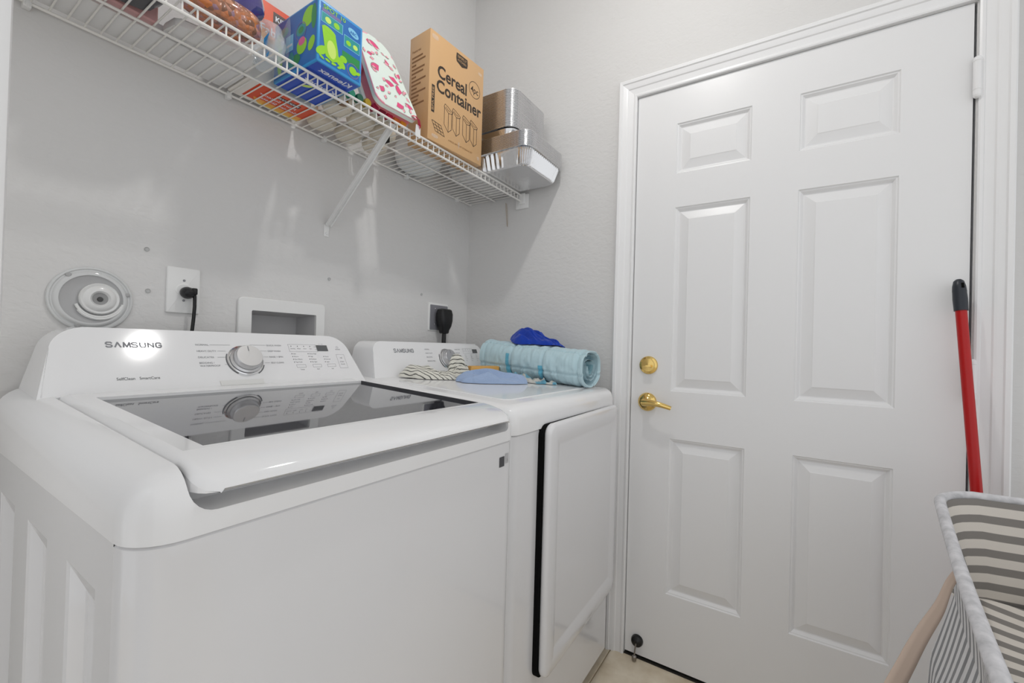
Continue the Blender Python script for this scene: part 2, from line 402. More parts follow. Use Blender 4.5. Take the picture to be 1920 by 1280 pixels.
def valve(x):
    m_ = MB(); m_.lathe([(.014, 0), (.014, .02), (.009, .024), (.009, .04)], (x, .05, 1.08), (0, 0, 1), 12)
    obj('valve', m_, M['brass'], sb)
valve(-.92); valve(-.81)
# washer outlet
ou = thing('wall_outlet', (-1.128, 0, 1.17), 'white single outlet plate with a black plug above the washer', 'outlet')
m_ = MB(); m_.prism(rrect(.071, .114, .003, 3), (-1.128, 0, 1.229), (1, 0, 0), (0, 0, 1), (0, -1, 0), 0, .0062, .003); obj('plate', m_, M['plastic_matte'], ou)
m_ = MB(); m_.lathe([(.0172, 0), (.0172, .0072), (.0155, .0082)], (-1.128, 0, 1.229), (0, -1, 0), 24); obj('receptacle', m_, M['plastic_matte'], ou)
for dz in (.0415, -.0415):
    m_ = MB(); m_.lathe([(.003, 0), (.003, .0068), (.002, .0076)], (-1.128, 0, 1.229+dz*.6), (0, -1, 0), 10); obj('screw', m_, M['ink'], ou)
pl = thing('power_plug', (-1.124, -.008, 1.225), 'black plug with a thin black cord running down behind the washer', 'plug')
m_ = MB(); m_.lathe([(.0135, 0), (.0150, .006), (.0145, .016), (.0105, .024), (.004, .027)], (-1.124, -.0075, 1.2245), (0, -1, -.12), 16)
m_.box(-1.118, -1.106, -.03, -.012, 1.219, 1.236, .003, 2); obj('plug_body', m_, M['black'], pl)
m_ = MB(); m_.tube([(-1.1125, -.02, 1.233), (-1.110, -.022, 1.215), (-1.1095, -.022, 1.19), (-1.111, -.022, 1.16), (-1.114, -.022, 1.12), (-1.12, -.025, 1.05), (-1.125, -.03, .95)], .0042, 8); obj('cord', m_, M['black'], pl)
# dryer outlet
ou = thing('dryer_outlet', (-.1975, 0, 1.17), 'grey metal outlet plate above the dryer near the corner', 'outlet')
m_ = MB(); m_.prism(rrect(.120, .118, .004, 3), (-.1975, 0, 1.2270), (1, 0, 0), (0, 0, 1), (0, -1, 0), 0, .004, .002); obj('plate', m_, M['plastic_matte'], ou)
m_ = MB(); m_.prism(rrect(.108, .106, .003, 3), (-.1955, -.004, 1.2250), (1, 0, 0), (0, 0, 1), (0, -1, 0), 0, .002, .001); obj('receptacle', m_, M['outlet_grey'], ou)
for dz in (.035, -.03):
    m_ = MB(); m_.lathe([(.003, 0), (.003, .001), (.002, .0016)], (-.220, -.006, 1.2270+dz), (0, -1, 0), 10); obj('screw', m_, M['chrome'], ou)
pl = thing('dryer_plug', (-.195, -.007, 1.2), 'large black dryer plug with thick cord in the grey outlet', 'plug')
m_ = MB(); rings = []
for z, w, d in ((1.262, .052, .026), (1.258, .066, .036), (1.24, .074, .046), (1.212, .070, .050), (1.190, .058, .048), (1.176, .044, .040), (1.172, .040, .036), (1.160, .036, .034), (1.157, .026, .026)):
    rings.append([Vector((-.192+x, -.0085-.025+y, z)) for x, y in rrect(w, d, min(w, d)*.32, 5)])
m_.loft(rings, 0, True, True, True); obj('plug_body', m_, M['black'], pl)
m_ = MB(); m_.tube([(-.192, -.034, 1.16), (-.193, -.034, 1.10), (-.196, -.036, 1.0), (-.2, -.04, .92)], .0095, 10); obj('cord', m_, M['black'], pl)
# round clear cover
rc = thing('round_wall_cover', (-1.297, 0, 1.12), 'round clear plastic dish screwed to the wall above the washer', 'wall cover')
cc = Vector((-1.2965, 0, 1.1895))
m_ = MB(); m_.lathe([(.070, 0), (.0705, .003), (.069, .0055), (.066, .006), (.064, .004), (.0615, .004), (.059, .007), (.055, .0085), (.052, .008)], cc, (0, -1, 0), 48, cap1=False); obj('flange', m_, mat('milky_clear_plastic', srgb(206, 207, 207), .12, coat=.5), rc)
m_ = MB(); m_.lathe([(.053, .0075), (.05, .006), (.03, .003), (.0, .002)], cc, (0, -1, 0), 40, cap0=False); obj('dish', m_, mat('grey_dish', srgb(178, 178, 179), .22, coat=.4), rc)
m_ = MB(); hc = cc+Vector((.012, 0, .002))
m_.lathe([(.034, .003), (.034, .010), (.032, .0125), (.028, .0115), (.026, .013), (.0215, .016), (.017, .0165), (.013, .012)], hc, (0, -1, 0), 36, cap1=False); obj('hub', m_, mat('white_hub', srgb(224, 224, 223), .18, coat=.5), rc)
m_ = MB(); m_.lathe([(.013, .0125), (.006, .0112), (0, .011)], hc, (0, -1, 0), 24, cap0=False); obj('hub_well', m_, mat('shaded_hub', srgb(150, 150, 150), .4), rc)
m_ = MB(); m_.lathe([(.0055, .0108), (.0045, .0135), (.0, .0138)], hc+Vector((0, 0, -.001)), (0, -1, 0), 14); obj('hub_pin', m_, mat('dark_pin', srgb(70, 70, 70), .4), rc)
for k in range(2):
    m_ = MB(); q = [hc+Vector((.040*math.cos(a), -.0065, .040*math.sin(a)-.004*k)) for a in [math.radians(200+k*12+140*i/16) for i in range(17)]]
    m_.tube(q, .0032, 8); obj('coil', m_, M['plastic_matte'], rc)
for a in (128, 15, 250):
    m_ = MB(); a = math.radians(a); m_.lathe([(.005, .004), (.005, .007), (.003, .008)], cc+Vector((.061*math.cos(a), 0, .061*math.sin(a))), (0, -1, 0), 10); obj('screw', m_, mat('cover_screw', srgb(170, 170, 170), .4), rc)
M['anchor'] = mat('anchor_grey', srgb(186, 186, 186), .5)
for (x, z), lab in (((-1.2032, 1.3182), 'small grey wall anchor above the outlet, upper of two'), ((-1.1983, 1.2202), 'small grey wall anchor left of the outlet plate'),
                    ((-.7221, 1.3165), 'small wall anchor right of the supply box, under the shelf brace'), ((-.2992, 1.3135), 'small wall anchor above and left of the dryer outlet')):
    m_ = MB(); m_.lathe([(.0052, 0), (.0052, .0014), (.0045, .0024), (.0038, .0012), (.0, .001)], (x, 0, z), (0, -1, 0), 14)
    tag(obj('wall_anchor', m_, M['anchor'], loc=(x, 0, z)), lab, 'wall anchor', 'wall anchors on the back wall')

# ================================================================== wire shelf
SZ = 1.765
sh = thing('wire_shelf', (-.76, 0, 1.735), 'long white wire shelf fixed along the wall above the washer', 'shelf')
wr = .0019; YF = -.290
m_ = MB(); m_.tube([(0, -.012, SZ), (0, YF+.006, SZ), (0, YF+.0018, SZ-.0015), (0, YF, SZ-.006), (0, YF, 1.7345)], wr, 6)
w0 = None; nW = 78
for i in range(nW):
    x = -1.995+i*.02572
    if w0 is None:
        w0 = obj('wire', m_, M['wire'], sh); w0.location.x += x; 
    else:
        c = w0.copy(); C.objects.link(c); c.parent = sh; c.location.x = w0.location.x+i*.02572
for y, z, r, nm in ((-.012, SZ-.003, .0033, 'back_rail'), (YF-.003, SZ-.0035, .0033, 'front_rail'), (YF-.003, 1.7350, .0035, 'lip_rail'), (-.148, SZ-.005, .003, 'middle_rail')):
    m_ = MB(); m_.tube([(-1.998, y, z), (-.006, y, z)], r, 8); obj(nm, m_, M['wire'], sh)
for x in (-1.408, -1.0443, -.763, -.4077, -.1043):
    m_ = MB(); m_.box(x-.006, x+.006, -.018, 0, SZ-.014, SZ+.004, .002, 2); m_.lathe([(.004, 0), (.003, .002)], (x, -.018, SZ-.009), (0, -1, 0), 8); obj('wall_clip', m_, M['plastic_matte'], sh)
m_ = MB(); m_.box(-.012, 0, -.325, -.262, 1.705, 1.766, .003, 2); m_.box(-.022, -.010, -.312, -.285, 1.722, 1.768, .002, 1); obj('end_bracket', m_, M['plastic_matte'], sh)
m_ = MB(); A = Vector((-.7385, -.012, 1.488)); B = Vector((-.722, -.286, 1.757)); d = (B-A).normalized(); sx = Vector((1, 0, 0)); nn = sx.cross(d).normalized()
ring = [(-.009, -.004), (.009, -.004), (.009, .005), (.0065, .005), (.0065, -.0015), (-.0065, -.0015), (-.0065, .005), (-.009, .005)]
m_.loft([[A+d*t+sx*a+nn*b for a, b in ring] for t in (0, (B-A).length)], 0, False, True, True)
obj('brace', m_, M['plastic_matte'], sh)
m_ = MB(); m_.box(-.7475, -.7295, -.003, 0, 1.452, 1.492, .001, 1); m_.lathe([(.005, 0), (.004, .003), (.001, .0034)], (-.7385, -.003, 1.463), (0, -1, 0), 12); obj('brace_foot', m_, M['plastic_matte'], sh)
m_ = MB(); m_.box(-.7135, -.7115, -.262, -.240, 1.712, 1.732, .0005, 1); obj('brace_slot', m_, M['dark'], sh)
# thin tag string below the shelf on the right wall
m_ = MB(); m_.tube([(-.004, -.206, 1.745), (-.006, -.209, 1.715), (-.007, -.213, 1.68), (-.006, -.2165, 1.645), (-.006, -.219, 1.637), (-.007, -.2205, 1.645), (-.0065, -.2185, 1.68), (-.006, -.2145, 1.71), (-.004, -.210, 1.7405)], .0008, 6)
tag(obj('string_loop', m_, mat('tan_string', srgb(178, 158, 130), .7), loc=(-.005, -.213, 1.69)), 'thin tan string loop hanging below the right end of the wire shelf', 'string')

# ================================================================== things on the shelf
D = SZ+wr+.0004      # top of the wires
# --- kraft cereal container box
bx0, bx1, by0, by1, bz1 = -.592, -.332, -.298, -.200, 2.122
kb = thing('cardboard_box', (-.592, -.298, D), 'brown cardboard box printed Cereal Container standing on the wire shelf', 'box')
m_ = MB(); m_.box(bx0, bx1, by0, by1, D, bz1, .0025, 2); obj('carton', m_, M['kraft'], kb)
F = Face((bx0, by0, D), (1, 0, 0), (0, 0, 1)); m_ = MB(); bw = bx1-bx0; bh = bz1-D
F.text(m_, 'Cereal', .034, .2165, .057, bold=.026, fit=.138); F.text(m_, 'Container', .031, .169, .057, bold=.026, fit=.218)
F.text(m_, '4pc', .213, .2445, .031, bold=.014, align='CENTER', fit=.040); F.ring(m_, .213, .256, .0285, .0020)
F.pg(m_, [(.119, .341), (.172, .341), (.174, .323), (.172, .311), (.146, .302), (.120, .311), (.117, .323)])
F.rect(m_, .012, .025, .092, .180)
obj('lettering', m_, M['kraft_ink'], kb)['kind'] = 'stuff'
m_ = MB(); F.text(m_, 'SIMPLY', .1455, .3275, .012, align='CENTER', k=1.5, fit=.044); F.text(m_, 'KITCHEN', .1455, .3155, .010, align='CENTER', k=1.5, fit=.040)
F.text(m_, 'BPA FREE', .0215, .136, .0105, align='CENTER', k=1.5, rot=math.pi/2, fit=.074)
obj('reversed_lettering', m_, M['kraft'], kb)['kind'] = 'stuff'
m_ = MB()
def container(u, v, w, h):
    t = .0017
    F.line(m_, [(u, v+h), (u, v+.008), (u+w*.55, v-.012), (u+w, v+.002), (u+w, v+h*.86)], t)
    F.line(m_, [(u+w*.55, v-.012), (u+w*.55, v+h*.78)], t)
    F.line(m_, [(u-.002, v+h), (u+.002, v+h+.010), (u+w*.45, v+h+.006), (u+w+.003, v+h*.93), (u+w+.001, v+h*.83), (u+w*.55, v+h*.78), (u+w*.45, v+h*.82), (u-.002, v+h)], t)
    F.line(m_, [(u+.006, v+h+.002), (u+w*.5, v+h*.92), (u+w*.85, v+h*.90)], t*.8)
for u, v in ((.070, .066), (.108, .068), (.158, .066), (.196, .066)): container(u, v, .034, .066)
for k in range(4): F.line(m_, [(.016+k*.0135, .066-k*.0012), (.032+k*.0135, .036-k*.0012)], .0015)
for k in range(4): F.line(m_, [(.016+k*.0055, .066-k*.010), (.057+k*.0055, .0625-k*.010)], .0015)
obj('line_drawing', m_, M['kraft_ink'], kb)
m_ = MB(); F.text(m_, '4-PIECE AIRTIGHT STORAGE SET', .150, .026, .0075, align='CENTER', fit=.12)
G = Face((bx0, by1, D), (0, -1, 0), (0, 0, 1)); G.text(m_, 'Features:', .012, bh-.055, .012, bold=.01)
for r in range(13):
    l = .07*(.75+.25*math.sin(r*2.3)); 
    if r % 3 != 2: G.rect(m_, .012, .012+l, bh-.075-r*.013, bh-.069-r*.013)
    else: G.rect(m_, .012, .012+l*.6, bh-.075-r*.013, bh-.069-r*.013)
obj('small_print', m_, M['kraft_ink2'], kb)['kind'] = 'stuff'
m_ = MB()
for x, z, w, h in ((bx0+.02, bz1-.02, .03, .016), (bx1-.022, bz1-.03, .022, .012), (bx0+.03, D+.018, .03, .012), (bx1-.02, D+.02, .014, .014), (bx0+.14, D+.03, .006, .024)):
    m_.grid(lambda u, v, x=x, z=z, w=w, h=h: Vector((x+(u-.5)*w*(1-.4*abs(v-.5)), by0-.0012-.0012*math.sin(u*9+v*5)*math.sin(v*7), z+(v-.5)*h*(1-.5*abs(u-.5)))), 6, 4)
obj('shrink_wrap', m_, M['clear'], kb)['kind'] = 'stuff'
kb.rotation_euler = (0, 0, math.radians(-4))

# --- foil pans
def pan_mesh(w, d, h, taper, lip, ncorn=6, flute=0.0, r=.045, rh=.003):
    m_ = MB(); N_ = []
    crimp = .0005
    def ring(dx, z, fl=0, rad=None, cr=False):
        pl = rrect(w-2*dx, d-2*dx, max(.01, (rad or r)-dx*.5), ncorn); pl2 = []
        # resample edges finely for the flutes
        k = len(pl)
        for i in range(k):
            a = Vector(pl[i]); b = Vector(pl[(i+1) % k]); L_ = (b-a).length; s_ = 28 if L_ > .05 and flute else 1
            for q in range(s_): pl2.append(a.lerp(b, q/s_))
        out = []; kk = len(pl2)
        for i, p in enumerate(pl2):
            n = (p.normalized()); f_ = flute*fl*(1 if i % 2 else -1); out.append(Vector((p.x+n.x*f_, p.y+n.y*f_, z+(crimp*(1 if i % 2 else -1) if cr else 0))))
        return out
    rings = [ring(lip+taper, 0), ring(lip+taper*.92, .003), ring(lip+taper*.8, .008, 1), ring(lip+taper*.15, h-.008, 1), ring(lip, h-.001), ring(.0016, h, cr=True), ring(.0003, h+rh*.18, cr=True), ring(0, h+rh*.42, cr=True), ring(.0002, h+rh*.72, cr=True), ring(.0012, h+rh*.93, cr=True), ring(.003, h+rh), ring(lip*.9, h+rh*.6)]
    m_.loft(rings, 0, True, True, False); return m_
def pan_stack(x0, x1, y0, y1, zb, h, n, step, name, lab0, lab, group, taper, flute):
    inner = None
    for k in range(n):
        if k == 0: o = p0 = obj(name, pan_mesh(x1-x0, y1-y0, h, taper, .010, 14, flute, .045, step*.80), M['foil'], loc=(0, 0, 0))
        elif inner is None: o = inner = obj(name, pan_mesh(x1-x0, y1-y0, h, taper, .0175, 14, 0, .045, step*.80), M['foil'], loc=(0, 0, 0))
        else: o = inner.copy(); C.objects.link(o)
        o.location = ((x0+x1)/2+random.uniform(-.0003, .0003), (y0+y1)/2+random.uniform(-.0003, .0003), zb+k*step)
        tag(o, lab0 if k == 0 else lab, 'foil pan', group)
    return p0
PZ = D+.0003
pan_stack(-.299, -.010, -.497, -.088, PZ, .0585, 14, .0041, 'large_foil_pan', 'bottommost large foil pan, its whole ribbed side showing over the shelf edge', 'large foil pan nested in the lower stack on the shelf', 'large foil pans in the lower stack', .022, .0042)
UZ = PZ+.0585+13*.0041+.0038
pan_stack(-.283, -.030, -.421, -.12, UZ, .035, 26, .0055, 'small_foil_pan', 'bottommost small foil pan resting on the larger pans', 'smaller foil pan nested in the upper stack on the shelf', 'small foil pans in the upper stack', .016, .001)

# --- tissue box pack with frogs
tx0, tx1, ty0, ty1, tz1 = -1.004, -.880, -.344, -.156, 1.917
tb = thing('tissue_box_pack', (-.942, -.25, D), 'blue tissue box pack with green frogs on it on the shelf', 'tissue boxes')
m_ = MB(); m_.box(tx0, tx1, ty0, ty1, D, tz1, .003, 2)
obj('carton', m_, M['kblue'], tb)
mats = [M[k] for k in ('kdeep', 'kedge', 'frog', 'frogpale', 'kteal', 'kgreen', 'kwhite', 'kpale', 'mauve', 'pink', 'kbottom')]
kd, ke, fr, fp, kt, kg, kw, kp, mv, pk, kbm = range(11)
F = Face((tx0, ty0, D), (1, 0, 0), (0, 0, 1)); m_ = MB(); w = tx1-tx0; h = tz1-D
F.rect(m_, .006, w-.006, .007, h-.007, kd)
F.rect(m_, .008, .066, h-.052, h-.028, kt, 2); F.rect(m_, .070, w-.008, h-.075, h-.046, kt, 2); F.rect(m_, .066, w-.007, .040, .062, kg, 2)
F.frame(m_, .008, .066, h-.052, h-.028, .0012, kp, 3); F.frame(m_, .070, w-.008, h-.075, h-.046, .0012, kp, 3)
F.ell(m_, .026, h-.041, .008, .007, fp, 3); F.ell(m_, .049, h-.041, .008, .007, fr, 3); F.ell(m_, .083, h-.062, .007, .006, fr, 3); F.ell(m_, .103, h-.062, .007, .006, fp, 3)
F.rect(m_, .010, .060, h-.027, h-.019, mv, 2)
F.pg(m_, [(.010, .088), (.030, .092), (.046, .084), (.054, .052), (.058, .026), (.040, .016), (.022, .022), (.017, .050)], fr, 4); F.ell(m_, .037, .044, .012, .021, fp, 6, rot=.15); F.ell(m_, .030, .086, .017, .006, fr, 5, rot=-.2)
F.ell(m_, .012, .030, .018, .009, fr, 3, rot=.7); F.ell(m_, .060, .028, .018, .009, fr, 3, rot=-.6); F.ell(m_, .070, .040, .010, .008, fr, 4)
for k in range(4): F.ell(m_, .012+k*.016, .014, .007, .003, fr, 4, rot=-.4+k*.3)
F.ring(m_, .098, .026, .017, .002, mv, 3); F.ell(m_, .098, .026, .011, .010, fr, 3); F.ell(m_, .112, .026, .008, .004, fr, 4, rot=.4)
F.text(m_, 'SPOT 10', .012, h-.019, .0135, fr, bold=.01, k=4, fit=.060); F.ell(m_, .096, h-.030, .016, .009, kp, 3, rot=-.3); F.text(m_, 'ABC', .086, h-.034, .010, kd, bold=.02, k=5)
G = Face((tx0, ty1, D), (0, -1, 0), (0, 0, 1)); L_ = ty1-ty0
G.rect(m_, .004, L_-.004, .005, h-.005, kd)
G.ell(m_, .150, h-.032, .026, .022, fr, 2, rot=.5); G.ell(m_, .172, h-.04, .010, .03, kg, 2); G.ell(m_, .120, h-.055, .020, .014, kt, 2); G.ell(m_, .120, h-.055, .011, .008, kg, 3); G.ring(m_, .120, h-.058, .021, .002, mv, 3)
G.ell(m_, .125, .055, .021, .020, fr, 3); G.ell(m_, .125, .066, .014, .010, pk, 4); G.ell(m_, .165, .048, .012, .018, fr, 2, rot=-.5); G.ell(m_, .100, .028, .020, .014, kg, 2); G.ell(m_, .08, .034, .012, .02, kt, 2)
G.rect(m_, .055, .088, .058, .098, kp, 2); G.ell(m_, .03, .05, .012, .04, fr, 2); G.ell(m_, .045, .115, .02, .012, kt, 2); G.ell(m_, .02, .1, .012, .018, kg, 2); G.rect(m_, .06, .084, .070, .076, kw, 3)
H = Face((tx0, ty1, D), (1, 0, 0), (0, -1, 0)); H.N = -H.N; 
H = Face((tx0, ty0, D), (1, 0, 0), (0, 1, 0)); H.N = Vector((0, 0, -1)); H.lift = .00006
H.rect(m_, .004, w-.004, .004, L_-.004, kbm)
H.text(m_, 'Kleenex', .112, .034, .026, kw, bold=.02, k=2, rot=math.pi, sx=1); H.text(m_, 'Kleenex', .112, .100, .026, kw, bold=.02, k=2, rot=math.pi)
H.ell(m_, .05, .12, .006, .014, 3, 2, rot=.8)
obj('printed_art', m_, mats, tb)['kind'] = 'stuff'
m_ = MB()
def wrapf(u, v):
    y = ty1-.06+.078*u; z = D+.012+.125*v*(1-.25*u); x = tx0-.003-.006*u*math.sin(v*3.1)-.0018*(1+math.sin(9*u+7*v))
    return Vector((x, y-.02, z))
m_.grid(wrapf, 10, 8); obj('plastic_wrap', m_, M['clear'], tb)

# --- softener sheet box
sx0, sx1, sy0, sy1, sz1 = -1.052, -.862, -.132, -.020, 1.985
M['fade'] = mat('orange_fade', srgb(226, 70, 20), .4, coat=.1)
tc = nd(M['fade'], 'ShaderNodeTexCoord'); sp = nd(M['fade'], 'ShaderNodeSeparateXYZ'); M['fade'].node_tree.links.new(tc.outputs['Generated'], sp.inputs[0])
mt = nd(M['fade'], 'ShaderNodeMath', operation='MULTIPLY_ADD'); M['fade'].node_tree.links.new(sp.outputs['X'], mt.inputs[0]); mt.inputs[1].default_value = .55
M['fade'].node_tree.links.new(sp.outputs['Z'], mt.inputs[2])
mz = nd(M['fade'], 'ShaderNodeMath', operation='MULTIPLY'); M['fade'].node_tree.links.new(mt.outputs[0], mz.inputs[0]); mz.inputs[1].default_value = .66
ramp_color(M['fade'], mz.outputs[0], [(.0, srgb(236, 232, 226)), (.34, srgb(240, 236, 230)), (.44, srgb(246, 176, 70)), (.56, srgb(232, 84, 8)), (.9, srgb(216, 52, 2))])
so = thing('softener_sheet_box', (-.957, -.07, D), 'orange and white fabric softener sheet box behind the frog tissue pack', 'box')
m_ = MB(); m_.box(sx0, sx1, sy0, sy1, D, sz1, .002, 1); obj('carton', m_, M['fade'], so)
m_ = MB(); F = Face((sx0, sy0, D), (1, 0, 0), (0, 0, 1))
F.rect(m_, .055, .150, .172, .202, 0); F.text(m_, 'KIRKLAND', .060, .180, .019, 1, bold=.02, k=2)
F.text(m_, 'Fabric', .022, .135, .030, 1, bold=.012); F.text(m_, 'Softener Sheets', .022, .108, .018, 1, bold=.01)
H = Face((sx0, sy0, D), (1, 0, 0), (0, 1, 0)); H.N = Vector((0, 0, -1)); H.lift = .00006
H.rect(m_, .028, .188, .003, .095, 2); H.pg(m_, [(.055, .088), (.186, .088), (.186, .104), (.075, .104)], 3); H.pg(m_, [(.05, .078), (.187, .078), (.187, .096), (.06, .096)], 4, 2)
H.rect(m_, .085, .150, .018, .034, 0, 2); H.text(m_, 'KIRKLAND', .147, .031, .013, 1, bold=.02, k=3, rot=math.pi)
H.text(m_, 'Fabric Softener', .150, .052, .016, 1, bold=.012, k=3, rot=math.pi); H.text(m_, 'Scented Sheets', .162, .072, .016, 1, bold=.012, k=3, rot=math.pi)
obj('printed_art', m_, [M['badge'], M['kwhite'], M['orange'], M['yellow'], M['amber']], so)['kind'] = 'stuff'

# --- watermelon lunch bag
lb = thing('lunch_bag', (-.72, -.27, D), 'white lunch bag printed with pink watermelon slices leaning on the shelf', 'bag')
BO = Vector((-.722, -.312, D+.020)); U = Vector((1, -.03, .03)).normalized(); V = Vector((-.040, .096, .240)); V = (V-U*V.dot(U)*.3).normalized(); N = U.cross(V).normalized()
outl = fillet([(-.076, 0), (.078, 0), (.056, .256), (-.064, .256)], [.024, .022, .052, .052], 8)
m_ = MB(); m_.prism(outl, BO, U, V, N, -.016, 0, .006, 3); obj('front_panel', m_, M['mint'], lb)
m_ = MB(); m_.tube([BO+U*(x*.975)+V*(.128+(y-.128)*.98)+N*(-.003) for x, y in outl], .0032, 6, closed=True); obj('piping', m_, M['melonp'], lb)
m_ = MB(); m_.prism([(x*.94, .128+(y-.128)*.96) for x, y in outl], BO, U, V, N, -.044, -.0155, .004, 2); obj('gusset', m_, M['coral'], lb)
m_ = MB(); m_.prism([(x*.98, .126+(y-.126)*.96) for x, y in outl], BO+U*-.008, U, V, N, -.054, -.044, .004, 2); obj('back_panel', m_, M['mint'], lb)
m_ = MB(); F = Face(BO, U, V, .0002); F.N = N
rs = random.Random(5)
def slice_(u, v, s, r, mi):
    F.ell(m_, u, v, s, s, mi, 1, rot=r, n=10, a0=0, a1=110); F.line(m_, [(u+s*1.02*math.cos(r+math.radians(a)), v+s*1.02*math.sin(r+math.radians(a))) for a in range(0, 111, 22)], .0016, 2)
for u, v, sz, r in ((-.012, .212, .024, .2), (.030, .178, .016, 2.4), (-.038, .165, .015, 1.0), (-.030, .118, .028, 1.2), (.030, .130, .024, 3.4), (.0, .082, .024, .6), (.044, .085, .026, 2.0), (.050, .032, .020, .3), (.006, .034, .024, 4.2), (-.050, .060, .020, 4.7), (-.036, .222, .013, 5.2), (.048, .150, .014, 5.0)): slice_(u, v, sz*.9, r, 0)
for k in range(30):
    v = .014+.215*((k*7) % 30)/30; u = rs.uniform(-.060, .062)*(1-.12*v/.235); slice_(u, v, rs.uniform(.007, .011), rs.uniform(0, 6.28), 1)
obj('printed_slices', m_, [M['melon'], M['melonp'], M['sage']], lb)['kind'] = 'stuff'
m_ = MB()
for u, v, sz in ((-.066, .225, .012), (-.072, .125, .014)): m_.lathe([(sz, 0), (sz*.8, .002)], BO+U*u+V*v+N*-.030, -U, 12)
obj('side_slices', m_, M['melon'], lb)
m_ = MB(); P = [(-.675, -.314, 1.795), (-.668, -.320, 1.797), (-.655, -.322, 1.790), (-.647, -.318, 1.778), (-.646, -.312, 1.768)]
m_ = MB()
def strap(u, v):
    k = min(3, int(u*4)); p = Vector(P[k]).lerp(Vector(P[k+1]), u*4-k); return p+Vector((.004, .016, .010))*(v-.5)
m_.grid(strap, 16, 2); obj('strap', m_, M['hotpink'], lb)
m_ = MB(); m_.prism(fillet([(-.013, -.036), (.010, -.036), (.010, -.006), (.004, 0), (-.010, 0)], [.002]*5, 2), (-.653, -.318, 1.775), (1, .1, 0), (0, 0, 1), (.1, -1, 0), 0, .0015); obj('hang_tag', m_, M['paper'], lb)

# --- small cream tubs packed on the shelf
def tub(x, y, r=.0425, h=.030):
    m_ = MB(); m_.lathe([(r*.55, 0), (r*.86, .003), (r*.97, .011), (r, .020), (r, h*.7), (r*.96, h-.004), (r*.9, h), (0, h)], (x, y, D), (0, 0, 1), 26); return m_
tubs = [(-.835, -.180, 'cream round tub at the shelf front beside the frog tissue pack'), (-.748, -.172, 'cream round tub at the shelf front, left of the brace top'), (-.655, -.160, 'cream round tub at the shelf front, right of the brace top'),
        (-.806, -.062, 'cream round tub at the shelf back, next to the orange box'), (-.712, -.062, 'cream round tub at the shelf back, second from the orange box'), (-.612, -.070, 'cream round tub at the shelf back, beside the large white bowl')]
for x, y, lab in tubs: 
    t = thing('food_tub', (x, y, D), lab, 'tub', 'cream tubs on the wire shelf')
    obj('tub_body', tub(x, y), M['cuptub'], t)
    m_ = MB(); m_.lathe([(.043, .0), (.0445, .001), (.0445, .006), (.042, .008), (0, .008)], (x, y, D+.0305), (0, 0, 1), 26); obj('lid', m_, M['whitepl'], t)
# coloured capsules standing in the front lip
caps = [((20, 130, 100), 'teal'), ((24, 90, 66), 'dark green'), ((168, 140, 30), 'olive yellow'), ((150, 24, 60), 'crimson'), ((120, 18, 44), 'dark red'), ((176, 22, 60), 'raspberry red'), ((206, 110, 50), 'orange'), ((226, 150, 40), 'amber orange')]
for k, (c, nm) in enumerate(caps):
    x = -.862+k*.0262; m = mat('cap_'+nm.replace(' ', '_'), srgb(*c), .3, coat=.3)
    t = thing('small_bottle', (x, -.262, D), nm+' capped little bottle lying behind the shelf lip', 'bottle', 'coloured little bottles at the shelf lip')
    m_ = MB(); m_.lathe([(.0100, 0), (.0112, .002), (.0112, .018), (.009, .020)], (x, -.284, D+.0116), (0, 1, 0), 14); obj('cap', m_, m, t)
    m_ = MB(); m_.lathe([(.009, .020), (.0105, .024), (.0105, .044), (.008, .047)], (x, -.284, D+.0116), (0, 1, 0), 14); obj('bottle_body', m_, M['cuptub'], t)
m_ = MB(); m_.lathe([(.013, 0), (.015, .003), (.015, .055), (.007, .068), (.007, .082), (0, .083)], (-.853, -.232, D), (0, 0, 1), 16)
tag(obj('brown_bottle', m_, mat('brown_glass', srgb(110, 74, 22), .2, coat=.5), loc=(-.853, -.232, D)), 'small brown bottle standing between the tissue pack and the lunch bag', 'bottle')
# large white bowl behind the carton
m_ = MB(); m_.lathe([(.070, 0), (.088, .003), (.104, .014), (.112, .034), (.114, .062), (.116, .064), (.112, .064), (.108, .036), (.085, .008), (0, .006)], (-.428, -.1075+.012, D), (0, 0, 1), 36, squash=.78)
for v in m_.v:
    v.y = min(v.y, -.012)
tag(obj('white_bowl', m_, M['whitepl'], loc=(-.428, -.0955, D)), 'large white plastic bowl seen from below behind the cardboard box', 'bowl')

# --- left end of the shelf
def pillow(cx, cy, z0, w, d, h, seed, amp=.006, lean=(0, 0), nu=18, nv=14, pinch=.5):
    m_ = MB(); rings = []
    for j in range(nv+1):
        t = j/nv; prof_ = max(.05, math.sin(math.pi*min(1, .12+.88*t*1.0)*.86+.22))**pinch
        ring_ = []
        for i in range(nu):
            a = 2*math.pi*i/nu; ca, sa = math.cos(a), math.sin(a)
            x = w/2*math.copysign(abs(ca)**.7, ca)*(prof_ if j < 2 else (1-.08*t)); y = d/2*math.copysign(abs(sa)**.8, sa)*prof_
            p = Vector((cx+x+lean[0]*t, cy+y+lean[1]*t, z0+h*t)); n = noise.noise(p*28+Vector((seed, 0, 0)))
            ring_.append(p+Vector((ca, sa, .0))*n*amp)
        rings.append(ring_)
    m_.loft(rings, 0, True, True, True); return m_
m_ = MB(); m_.box(-1.75, -1.056, -.120, -.021, D, D+.026, .004, 2)
tag(obj('white_flat_pack', m_, M['paper'], loc=(-1.25, -.067, D)), 'long flat white pack lying at the back of the shelf', 'pack')
m_ = MB(); pl = fillet([(-1.235, -.126), (-1.225, -.192), (-1.085, -.228), (-1.058, -.135)], [.02, .012, .006, .006], 4)
m_.prism([(x, y) for x, y in pl], (0, 0, D), (1, 0, 0), (0, 1, 0), (0, 0, 1), 0, .016, .003, 2)
